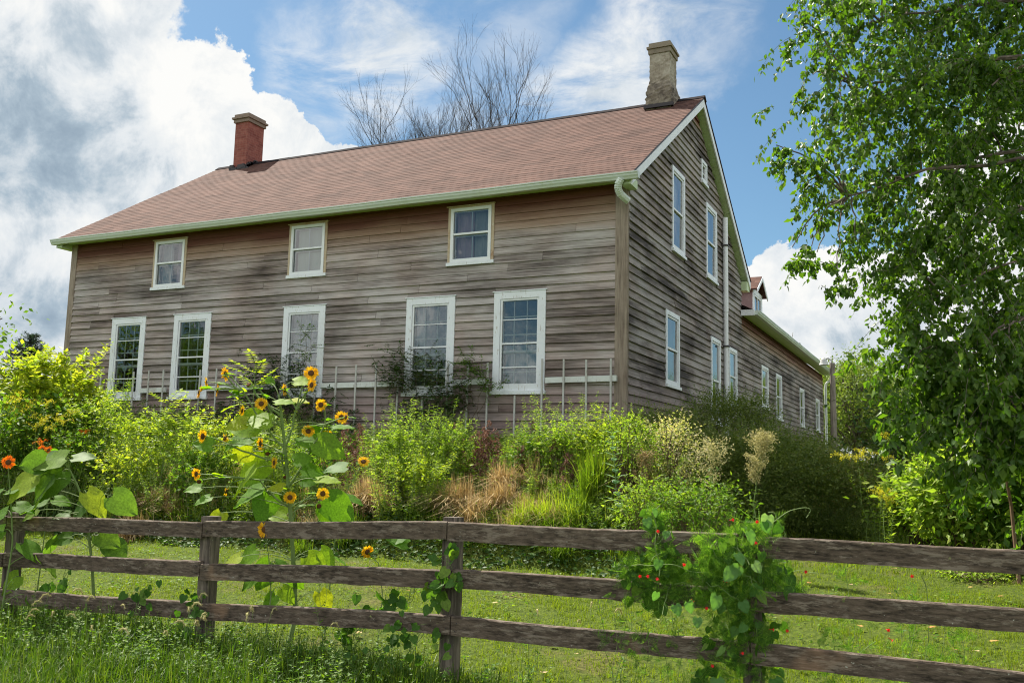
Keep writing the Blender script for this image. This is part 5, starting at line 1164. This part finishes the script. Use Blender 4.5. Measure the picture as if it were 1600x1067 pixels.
heart_vine('leafy vine hanging over the bottom rail between the left posts', [(215, 1060), (215, 1010), (210, 970), (222, 925), (228, 918)], 7.75, 30, .07, .15)
heart_vine('sprawling vine on the ground right of the left fence post', [(380, 1065), (440, 1040), (500, 1040), (560, 1030), (600, 1010)], 7.1, 60, .055, .2)
heart_vine('broad leaved vine behind the rails right of the tall sunflower stalk', [(560, 1040), (555, 990), (590, 960), (640, 940), (650, 905)], 7.35, 34, .085, .13)
heart_vine('broad leaved vine behind the rails at the left end of the fence', [(60, 1010), (70, 960), (95, 920), (110, 880)], 8.5, 30, .09, .14)
heart_vine('leafy vine on the ground left of the middle fence post', [(620, 1065), (640, 1020), (660, 985), (668, 960)], 6.9, 34, .06, .12)
cv = thing('cypress_vine', 'feathery cypress vine with small red flowers heaped over the right fence post', 'vine', (3.75, FY, -1.42)); ms, ml, mh, mf, ml2 = MB(), MB(), MB(), MB(), MB()
def threads(c, n, s, sp):
    """finely divided leaves: combs of thread-like leaflets"""
    for k in range(n):
        p = np.asarray(c)+RG.normal(0, 1, 3)*sp; d = nrm(RG.normal(0, 1, 3)*[1, .6, .7]+[0, -.2, .1]); sd = nrm(np.cross(d, TOCAM+RG.normal(0, .4, 3)))
        ln = s*RG.uniform(.6, 1.3); u = np.repeat(np.linspace(.1, 1, 9), 2)[:, None]; sg = np.tile([1, -1], 9)[:, None]
        leaves(ml, p+d*ln*u, sd*sg+d*.5, np.tile(TOCAM, (18, 1)), ln*.42*(1.15-u[:, 0]*.7), LANCE, 0, .5); leaves(ml, [p], [d], [TOCAM], ln, LANCE, 0, .12)
heap = [(1150, 850, 22, 5.75), (1120, 860, 26, 5.75), (1180, 840, 22, 5.75), (1100, 890, 30, 5.75), (1160, 880, 30, 5.7), (1195, 890, 26, 5.75), (1140, 920, 34, 5.7), (1180, 930, 30, 5.7), (1215, 900, 22, 5.8), (1110, 930, 24, 5.75), (1160, 970, 32, 5.7), (1130, 990, 26, 5.7), (1185, 1000, 26, 5.7), (1150, 1040, 30, 5.7),
    (1040, 880, 26, 5.9), (1010, 900, 24, 6), (1060, 910, 24, 5.9), (985, 895, 18, 6), (1025, 930, 20, 5.9), (1028, 830, 12, 6), (1026, 860, 14, 6), (1022, 805, 9, 6), (1200, 830, 14, 5.8), (1190, 1050, 24, 5.7), (1240, 930, 14, 5.8), (1110, 1060, 26, 5.7)]
for (x, y, r, v) in heap:
    c = A(x, y, v); k = r*v/FPX; threads(c, int(r*2.2), .085, k*np.array([1, .6, 1])*.62)
    for q in range(3): ms.tube(curve(c+RG.normal(0, k*.6, 3), c+RG.normal(0, k*1.2, 3), .03, 7, .01), .0018, 3, cap=False)
for path in ([(1165, 1080), (1160, 1000), (1150, 900), (1160, 830)], [(1150, 1080), (1170, 960), (1130, 880), (1100, 840)], [(1180, 900), (1215, 905), (1240, 960), (1262, 930), (1250, 900)], [(1190, 830), (1235, 795), (1270, 795), (1258, 810)], [(1200, 800), (1220, 810), (1232, 870), (1228, 880)],
    [(1130, 900), (1080, 890), (1030, 880), (985, 885)], [(1030, 900), (1026, 850), (1020, 800), (1030, 790)], [(1150, 1010), (1165, 900), (1180, 870)], [(1250, 1020), (1330, 1030), (1370, 1000)], [(1440, 900), (1455, 960), (1440, 1060)], [(1190, 940), (1260, 950), (1290, 925), (1310, 930)]):
    P = np.array([A(x, y, 5.72) for x, y in path]); u = np.linspace(0, len(P)-1, 24); Q = np.stack([np.interp(u, range(len(P)), P[:, k]) for k in range(3)], -1); Q[1:-1] = (Q[:-2]+Q[1:-1]+Q[2:])/3; Q += .008*np.sin(u*5)[:, None]; ms.tube(Q, .0026, 4, cap=False)
for (x, y, s) in ((1152, 865, .075), (1195, 815, .07), (1170, 830, .08), (1155, 885, .08), (1120, 930, .09), (1185, 915, .08), (1075, 940, .07), (1160, 940, .07), (1165, 975, .06), (1200, 805, .08), (1030, 875, .06), (1026, 925, .055), (1055, 945, .065), (1090, 965, .06), (1042, 830, .05), (1010, 810, .06), (1022, 795, .05), (1145, 890, .09), (1210, 1060, .09), (1130, 1010, .07), (1120, 1060, .09), (1178, 880, .07)):
    leaves(mh, [A(x, y, 5.58)], [RG.normal(0, .5, 3)*[1, .5, .3]+[0, -.2, -.9]], [TOCAM+RG.normal(0, .35, 3)], s, BLADE)
for k in range(330):
    x, y, r, v = heap[RG.integers(0, len(heap))]; c = A(x, y, v+RG.uniform(-.06, .1))+RG.normal(0, r*v/FPX*.6, 3)*[1, .5, 1]
    leaves(ml2, [c], [RG.normal(0, .5, 3)*[1, .5, .4]+[0, -.1, -.8]], [TOCAM+RG.normal(0, .5, 3)], RG.uniform(.04, .075), BLADE)
for (x, y) in ((1181, 848), (1028, 830), (1069, 882), (1012, 900), (1027, 904), (1000, 900), (1135, 907), (1104, 950), (1082, 940), (1259, 893), (1208, 983), (1113, 1040), (1388, 984), (1394, 1000), (1425, 890+10), (1145, 812), (1183, 815), (1160, 1020), (1230, 985)):
    c = A(x, y, 5.6); a = np.arange(5)/5*6.283; f = nrm(TOCAM+RG.normal(0, .35, 3)); e1 = nrm(np.cross(f, [0, 0, 1])); e2 = np.cross(f, e1); d = np.cos(a)[:, None]*e1+np.sin(a)[:, None]*e2+f*.25
    leaves(mf, np.tile(c, (5, 1)), d, np.tile(f, (5, 1)),   .0125, LEAF, 0, 1.6); mf.tube([c-f*.028, c], [.0012, .0025], 4)
ms.build('stem', M_STEM, cv); ml.build('feathery_foliage', L_FERN, cv); mh.build('heart_leaves', leafm('pale_heart_leaf', [(0, (.06, .16, .04)), (.6, (.12, .24, .07)), (1, (.34, .42, .28))], .45), cv); mf.build('blossom', L_RED, cv); ml2.build('inner_leaves', L_VINE, cv, smooth=True)
# wispy stems between post and the right edge, seen against the lawn
wv = thing('trailing_vine', 'thin trailing cypress vine strands over the right hand rails', 'vine', (4.6, FY, -1.4)); ms, ml = MB(), MB()
for (x, y) in ((1320, 900), (1330, 960), (1340, 1010), (1300, 1000), (1420, 1000), (1425, 940), (1440, 1040), (1470, 960), (1500, 990), (1450, 1060), (1380, 1050), (1480, 1050), (1490, 1020), (1290, 1060), (960, 980), (990, 1020), (1040, 1040), (975, 940), (1010, 990), (1060, 1000)):
    v = np.interp(x, [950, 1500], [6.0, 5.35]); c = A(x, y, v); l0 = ml; threads(c, 16, .07, np.array([.05, .03, .05])); P = np.array([c+[0, 0, .06], c+[.02, 0, -.1], c+[-.01, 0, -.25]]); ms.tube(P, .0018, 3, cap=False)
ms.build('stem', M_STEM, wv); ml.build('feathery_foliage', L_FERN, wv)
# foxtails and little dark seed stalks
ft0 = None
for k in range(34):
    x = random.uniform(-20, 640) if k < 26 else random.uniform(700, 1050); v = random.uniform(6.3, 7.6); b = G(x, v); lab = 'green foxtail grass head nodding over the rough grass'
    if ft0 is None:
        ft0 = thing('foxtail_grass', lab, 'grass', b, 'foxtail grasses by the fence'); ms, mt = MB(), MB(); P = np.array([b, b+[.01, 0, .2], b+[.03, 0, .38], b+[.07, 0, .47]]); ms.tube(P, .0015, 4, cap=False)
        Q = np.array([b+[.07, 0, .47], b+[.09, 0, .50], b+[.12, 0, .505], b+[.145, 0, .49]]); mt.tube(Q, [.004, .006, .006, .003], 6)
        c = Q[RG.integers(0, 4, 160)]+RG.normal(0, .006, (160, 3)); leaves(mt, c, rdir(160), rdir(160), .012, LANCE, 0, .4)
        ms.build('stem', M_STEM, ft0); mt.build('seed_head', L_TANB, ft0)
    else: dup(ft0, b, random.uniform(0, 6.28), random.uniform(.7, 1.05))
# broad leafy weeds along the fence foot
for (x, v, yt, n, lab) in ((1050, 7.6, 900, 3, 'upright leafy weed behind the bottom rails left of the red flowered vine'), (1405, 5.9, 900, 2, 'thin branching weed behind the right rails'), (830, 6.7, 960, 3, 'small weed behind the bottom rail right of the middle post'), (960, 6.5, 930, 3, 'slim weed left of the cypress vine'), (520, 7.2, 905, 4, 'leafy weed right of the tall sunflower stalk'), (560, 7.3, 940, 4, 'short leafy weed between sunflower and middle post'), (70, 8.3, 900, 4, 'leafy weed beside the far left post')):
    weed('fence_weed', lab, 'slender weeds along the fence', G(x, v), hz(x, v, yt), (0, 0), n, 30, .07, L_MID, wid=1.2, spread=.09, r=.003)

# ---- fallen leaves on the lawn
lf0 = None
for k, (x, y) in enumerate(((1548, 1013), (1523, 1026), (1452, 989), (1347, 988), (1330, 921), (1392, 935), (1265, 918), (1493, 1026), (900, 1030), (858, 1012), (1395, 895), (640, 930), (1255, 1052), (1140, 1008), (848, 1060), (1560, 940), (1515, 925), (1300, 960), (770, 950), (560, 1000))):
    d = ray(x, y); s = 4.0
    while s < 30 and (CAM+d*s)[2] > terr(*(CAM+d*s)[:2]): s += .05
    p = CAM+d*s; p[2] = terr(p[0], p[1])+.045
    if lf0 is None:
        lf0 = MB(); leaves(lf0, [p], [[1, .2, .25]], [[0, 0, 1]], .060, BLADE); lf0 = lf0.build('fallen_leaf', leafm('dry_fallen_leaf', [(0, (.36, .18, .05)), (.5, (.46, .32, .10)), (1, (.50, .38, .22))], .2, (1.1, 1, .8), .7, .3, .9), org=p)
        tag(lf0, 'dry yellow brown leaf lying on the mown lawn', 'leaf', 'fallen leaves on the lawn')
    else: dup(lf0, p, random.uniform(0, 6.28), random.uniform(.5, 1.0))

# ---- birch at the right
tb = np.array([8.35, -3.6, float(terr(8.35, -3.6))])
birch = thing('birch_tree', 'large drooping birch tree filling the right edge of the photo', 'tree', tb); ms, ml, mbr = MB(), MB(), MB()
TP = np.array([tb+[0, 0, -.2], tb+[.05, .05, 2], tb+[.0, .15, 4.2], tb+[-.1, .1, 6.5], tb+[-.15, 0, 8.8]])
u = np.linspace(0, 4, 24); TQ = np.stack([np.interp(u, range(5), TP[:, k]) for k in range(3)], -1); ms.tube(TQ, np.linspace(.19, .05, 24), 12); ms.build('trunk', M_BIRCHBARK, birch)
BL = [(1290, 20, 60, 10), (1330, 90, 65, 10.5), (1300, 170, 55, 10), (1360, 200, 70, 10.6), (1290, 250, 45, 9.9), (1340, 300, 55, 10.3), (1400, 60, 70, 11), (1440, 150, 75, 10), (1420, 260, 75, 10.4), (1390, 340, 60, 10), (1340, 390, 42, 9.8), (1430, 400, 75, 10.2),
    (1500, 40, 80, 10.6), (1530, 130, 80, 9.8), (1520, 230, 80, 10.6), (1500, 330, 80, 9.8), (1500, 430, 80, 10.3), (1580, 60, 80, 11), (1590, 180, 70, 10.4), (1600, 300, 60, 9.9), (1580, 400, 70, 10.5), (1440, 480, 60, 9.9), (1420, 540, 45, 9.8), (1560, 500, 80, 10), (1480, 560, 70, 9.6),
    (1430, 610, 45, 9.4), (1500, 635, 62, 9.2), (1570, 620, 64, 9.0), (1590, 560, 60, 9.3), (1450, 690, 30, 9.2), (1540, 710, 46, 8.9), (1600, 700, 45, 8.8), (1490, 745, 24, 9.0), (1310, 440, 24, 9.7), (1385, 440, 40, 10),
    (1240, 240, 26, 9.9), (1215, 238, 17, 9.9), (1250, 262, 22, 9.9), (1242, 396, 17, 9.8), (1268, 60, 30, 10), (1268, 305, 22, 9.9), (1262, 380, 20, 9.8), (1280, 405, 18, 9.8), (1262, 130, 20, 9.9), (1410, 600, 30, 9.5), (1400, 655, 22, 9.3),
    (1680, 100, 100, 10.5), (1700, 260, 100, 10), (1680, 420, 100, 10), (1690, 580, 100, 9.6), (1700, 720, 90, 9.4), (1640, -60, 110, 10.6), (1480, -70, 100, 10.6), (1350, -60, 80, 10.6), (1820, 150, 120, 11), (1830, 350, 120, 11), (1830, 550, 110, 10.6), (1700, -180, 120, 11), (1500, -180, 100, 11), (1420, -160, 80, 11.5), (1620, 650, 60, 9.0), (1560, 300, 70, 12), (1450, 200, 70, 12.2), (1560, 100, 80, 12.4), (1620, 450, 80, 12)]
LIMBS = []
for (zt, tx, ty, tv, r) in ((2.2, 1480, 560, 9.7, .05), (2.8, 1440, 380, 10.2, .06), (3.4, 1400, 300, 10.6, .06), (4.0, 1330, 150, 10.4, .065), (4.8, 1380, 30, 10.8, .06), (5.4, 1480, -60, 11, .06), (6.2, 1560, -180, 11.2, .05), (3.0, 1600, 300, 9.6, .05), (4.4, 1560, 120, 9.6, .05), (2.4, 1600, 520, 9.2, .05), (3.2, 1330, 320, 10.0, .055), (3.8, 1560, 200, 12.2, .05), (3.0, 1700, 400, 9.2, .05), (4.8, 1820, 200, 10.6, .05), (2.6, 1450, 470, 10.0, .045), (6.6, 1700, -200, 11, .04), (2.0, 1560, 650, 9.0, .04)):
    s0 = TQ[int(np.argmin(abs(TQ[:, 2]-zt)))]; e = A(tx, ty, tv); m_ = s0+(e-s0)*.5+np.array([0, 0, .12*np.linalg.norm(e-s0)]); uu = np.linspace(0, 1, 16)[:, None]
    Q = (1-uu)**2*s0+2*uu*(1-uu)*m_+uu*uu*e; w = np.cumsum(RG.normal(0, .035, (16, 3)), 0); w -= w[0]; Q = Q+w; mbr.tube(Q, np.linspace(r*.8, r*.16, 16), 6, cap=False); LIMBS.append(Q)
LP = np.concatenate(LIMBS)
for (x, y, r, v) in BL:
    c = A(x, y, v); R_ = r*v/FPX; dd_ = np.linalg.norm(LP-c-[0, 0, .25], axis=1); s0 = LP[int(np.argmin(dd_))]
    mid = s0+(c-s0)*.5+np.array([0, 0, .18+RG.uniform(0, .2)]); uu = np.linspace(0, 1, 10)[:, None]; LQ = (1-uu)**2*s0+2*uu*(1-uu)*mid+uu*uu*(c+[0, 0, .1]); w = np.cumsum(RG.normal(0, .018, (10, 3)), 0); LQ = LQ+w-w[0]
    mbr.tube(LQ, np.linspace(.014, .005, 10), 5, cap=False)
    ntw = max(6, int((36 if x < 1440 else 44)*(r/70)**2*(1.0 if x < 1640 else .5)))
    for q in range(ntw):
        s_ = LQ[RG.integers(4, 10)] if RG.uniform() < .35 else c+RG.normal(0, R_*.52, 3); d = RG.normal(0, 1, 3); d[2] = abs(d[2])*.3; d = nrm(d+np.array([-.35, -.1, 0]))
        ln = R_*RG.uniform(.5, 1.2)+.10; e = s_+d*ln*.8; e[2] -= ln*RG.uniform(.5, 1.2); M_ = s_+(e-s_)*.5; M_[2] += ln*.26
        U_ = np.linspace(0, 1, 7)[:, None]; TW = (1-U_)**2*s_+2*U_*(1-U_)*M_+U_*U_*e; mbr.tube(TW, np.linspace(.0035, .0012, 7), 3, cap=False)
        n = int(16+ln*36); w = RG.uniform(0.05, 1, n)*6; i = np.minimum(w.astype(int), 5); f = (w-i)[:, None]; Pn = TW[i]*(1-f)+TW[i+1]*f
        dd = RG.normal(0, .5, (n, 3))+[0, 0, -.85]; Pn = Pn+RG.normal(0, .02, (n, 3)); big = 1.0 if y < 540 else 1.3
        leaves(ml, Pn, dd, RG.normal(0, 1, (n, 3)), .070*big*RG.uniform(.5, 1.35, n), LEAF, 0, 1.15)
mbr.build('limb', M_BIRCHBARK, birch); ml.build('foliage', L_BIRCH, birch)
# undergrowth under the birch
sh('bright leafy shrub beneath the drooping birch branches', 1500, 11.5, 770, 75, 75, 130, 26, .11, L_WEED, cs=.17, sprays=24, spray_len=.4)
sh('broad leaved green shrub at the right edge under the birch', 1590, 11.0, 760, 60, 80, 110, 26, .12, L_MID, cs=.18, sprays=14)
sh('leafy green shrub right of the dark shrubbery', 1440, 12.8, 790, 55, 55, 110, 26, .085, L_WEED, cs=.15, sprays=20, spray_len=.35)
sh('dark green shrub behind the birch undergrowth', 1450, 15.5, 720, 90, 110, 170, 30, .10, L_DARK, cs=.25)
sh('mid green shrub filling the gap beyond the birch', 1560, 15, 700, 90, 130, 180, 30, .10, L_MID, cs=.25)
sh('small weedy plant patch on the lawn below the birch', 1520, 10.4, 895, 50, 14, 40, 26, .05, L_WEED, cs=.07)
b = G(1583, 10.2); sp_ = thing('young_sapling', 'thin bare orange brown sapling trunk under the birch', 'sapling', b); mb = MB(); mb.tube([b+[0, 0, -.1], A(1580, 790, 10.2), A(1570, 735, 10.2), A(1574, 660, 10.25)], [.022, .018, .014, .007], 7); mb.build('trunk', M_STEMR, sp_)
mb = MB(); P = cluster_pts(A(1574, 640, 10.25), (.25, .25, .3), 12, 18, .09)[1]; leaves(mb, P, rdir(len(P))+[0, 0, -.5], rdir(len(P)), .08, LEAF); mb.build('foliage', L_MID, sp_)
# leafy branch ends at the left edge come from a tree just outside
lt = A(-190, 640, 19); lt[2] = terr(lt[0], lt[1])
def tree(name, label, base, h, rad, nclump, per, ls, m, group=None, cs=.5, trunk=.16, low=.35, cat='tree'):
    base = np.asarray(base, float); t_ = thing(name, label, cat, base, group); ms, ml, mr = MB(), MB(), MB()
    c = base+[0, 0, h*(low+(1-low)/2)]; R_ = (rad, rad, h*(1-low)/2)
    P = curve(base+[0, 0, -.2], base+[0, 0, h*.8], 0, 8, .06); ms.tube(P, np.linspace(trunk, trunk*.25, 8), 8)
    K, Q = cluster_pts(c, R_, nclump, per, cs, .45)
    for k in range(min(nclump, 90)):
        zt = max(P[1][2], K[k][2]-np.linalg.norm(K[k][:2]-base[:2])*.8); j = int(np.argmin(abs(P[:, 2]-zt))); mr.tube(curve(P[j], K[k], .1*rad*.3, 6, .05), np.linspace(trunk*.3, .012, 6), 4, cap=False)
    leaves(ml, Q, rdir(len(Q))+[0, 0, -.3], RG.normal(0, .7, (len(Q), 3))+[0, 0, .8], ls*RG.uniform(.6, 1.2, len(Q)), LEAF)
    ms.build('trunk', M_BARK, t_); mr.build('limb', M_BARK, t_); ml.build('foliage', m, t_); return t_
tree('maple_tree', 'leafy tree whose branch ends enter at the left edge of the photo', lt, A(-90, 425, 19)[2]-lt[2], 2.15, 90, 60, .13, L_MID, cs=.24, low=.3)
# background trees beyond the wing
bt = []
for (x, v, yt, r, lab) in ((1335, 44, 548, 2.3, 'green tree behind the yard lamp'), (1385, 50, 575, 2.6, 'green tree just right of the yard lamp, beyond the shrubs')):
    b = G(x, v); bt.append(tree('background_tree', lab, b, float(A(x, yt, v)[2]-b[2]), r, 190, 62, .17, L_FAR, 'trees beyond the wing', .34, .18, .12))
for n, (x, v, s, lab) in enumerate(((1295, 52, 1.0, 'green tree half hidden by the end of the wing'), (1450, 48, 1.05, 'background tree glimpsed between lamp and birch'), (1520, 55, 1.2, 'background tree seen through the birch branches'), (1600, 50, 1.1, 'background tree behind the right side of the birch'), (1690, 55, 1.2, 'background tree right of the birch trunk'), (1420, 62, 1.15, 'farthest background tree over the dark shrubs'))):
    dup(bt[n % 2], G(x, v), random.uniform(0, 6.28), s, lab)
for (p, s, lab) in (((13, 10, -.3), 1.25, 'tree on the right of the lawn mirrored in the gable windows'), ((16, 2, -.4), 1.3, 'tree beyond the birch mirrored in the gable windows'), ((-21, -13, -1.6), 1.3, 'tree left of the lawn mirrored in the front windows'), ((-15, -19, -1.6), 1.15, 'second tree left of the lawn mirrored in the front windows'), ((5.6, 21, -.3), .82, 'tree behind the birch mirrored in the lower gable windows')):
    dup(bt[0], p, random.uniform(0, 6.28), s, lab)
# spruce at the far left
b = G(32, 30); hs = hz(40, 30, 520); spr = thing('spruce_tree', 'dark blue green spruce behind the shrub at the left corner', 'tree', b); ms, ml = MB(), MB(); ms.tube([b, b+[0, 0, hs]], [.12, .02], 8)
for k in range(230):
    u = RG.uniform(.1, 1); a = RG.uniform(0, 6.28); ln = 1.7*(1.04-u)+.15; s = b+[0, 0, hs*u]; e = s+np.array([math.cos(a)*ln, math.sin(a)*ln, ln*.25]); Q = curve(s, e, -.08*ln, 6); ms.tube(Q, .012, 3, cap=False)
    n = int(26+ln*75); w = RG.uniform(0, 1, n)[:, None]; P = s+(e-s)*w; P[:, 2] -= .3*ln*(w*(1-w))[:, 0]; leaves(ml, P+RG.normal(0, .02, (n, 3)), rdir(n)+nrm(e-s)*.8, rdir(n), .10, LANCE, 0, .7)
ms.build('trunk', M_BARK, spr); ml.build('foliage', L_SPRUCE, spr)
# bare trees behind the roof
def bare(name, label, base, h, stems, seed, group, spread=.35, r0=.16):
    R_ = np.random.default_rng(seed); base = np.asarray(base, float); t_ = thing(name, label, 'tree', base, group); ms, mt = MB(), MB()
    def grow(p, d, ln, r, lvl):
        n = 5; P = [p]
        for k in range(n): d = nrm(d+R_.normal(0, .09, 3)+[0, 0, .05]); P.append(P[-1]+d*ln/n)
        (ms if lvl < 2 else mt).tube(P, np.linspace(r, r*.55, n+1), 5 if lvl < 2 else 3, cap=False)
        if lvl >= 6 or ln < .22: return
        for k in range(2 if lvl else 3):
            ax = nrm(R_.normal(0, 1, 3)); grow(P[-1], nrm(d+ax*R_.uniform(.28, .5)), ln*R_.uniform(.55, .75), r*.55, lvl+1)
        for k in range(2):
            j = R_.integers(2, 5); ax = nrm(R_.normal(0, 1, 3)); grow(P[j], nrm(d+ax*R_.uniform(.4, .75)), ln*R_.uniform(.4, .65), r*.38, lvl+1)
    P = np.array([base+[0, 0, -.3], base+[0, 0, h*.22]]); ms.tube(P, [r0*1.7, r0*1.4], 8)
    for k in range(stems):
        a = 6.283*k/stems+.4; grow(P[-1], nrm(np.array([math.cos(a)*spread, math.sin(a)*spread, 1])), h*.278*R_.uniform(.85, 1.08), r0*.7, 0)
    ms.build('trunk', M_TWIG, t_); mt.build('twigs', M_TWIG, t_); return t_
for (x, v, yt, st, seed, spread, lab) in ((708, 38, 80, 6, 5, .34, 'tallest bare leafless tree rising behind the middle of the roof'), (652, 40, 165, 5, 8, .20, 'lower bare tree behind the roof, left of the tallest'), (782, 40, 150, 4, 12, .18, 'bare tree behind the roof, right of the tallest')):
    b = G(x, v); bare('bare_tree', lab, b, float(A(x, yt, v)[2]-b[2]), st, seed, 'bare trees behind the roof', spread)
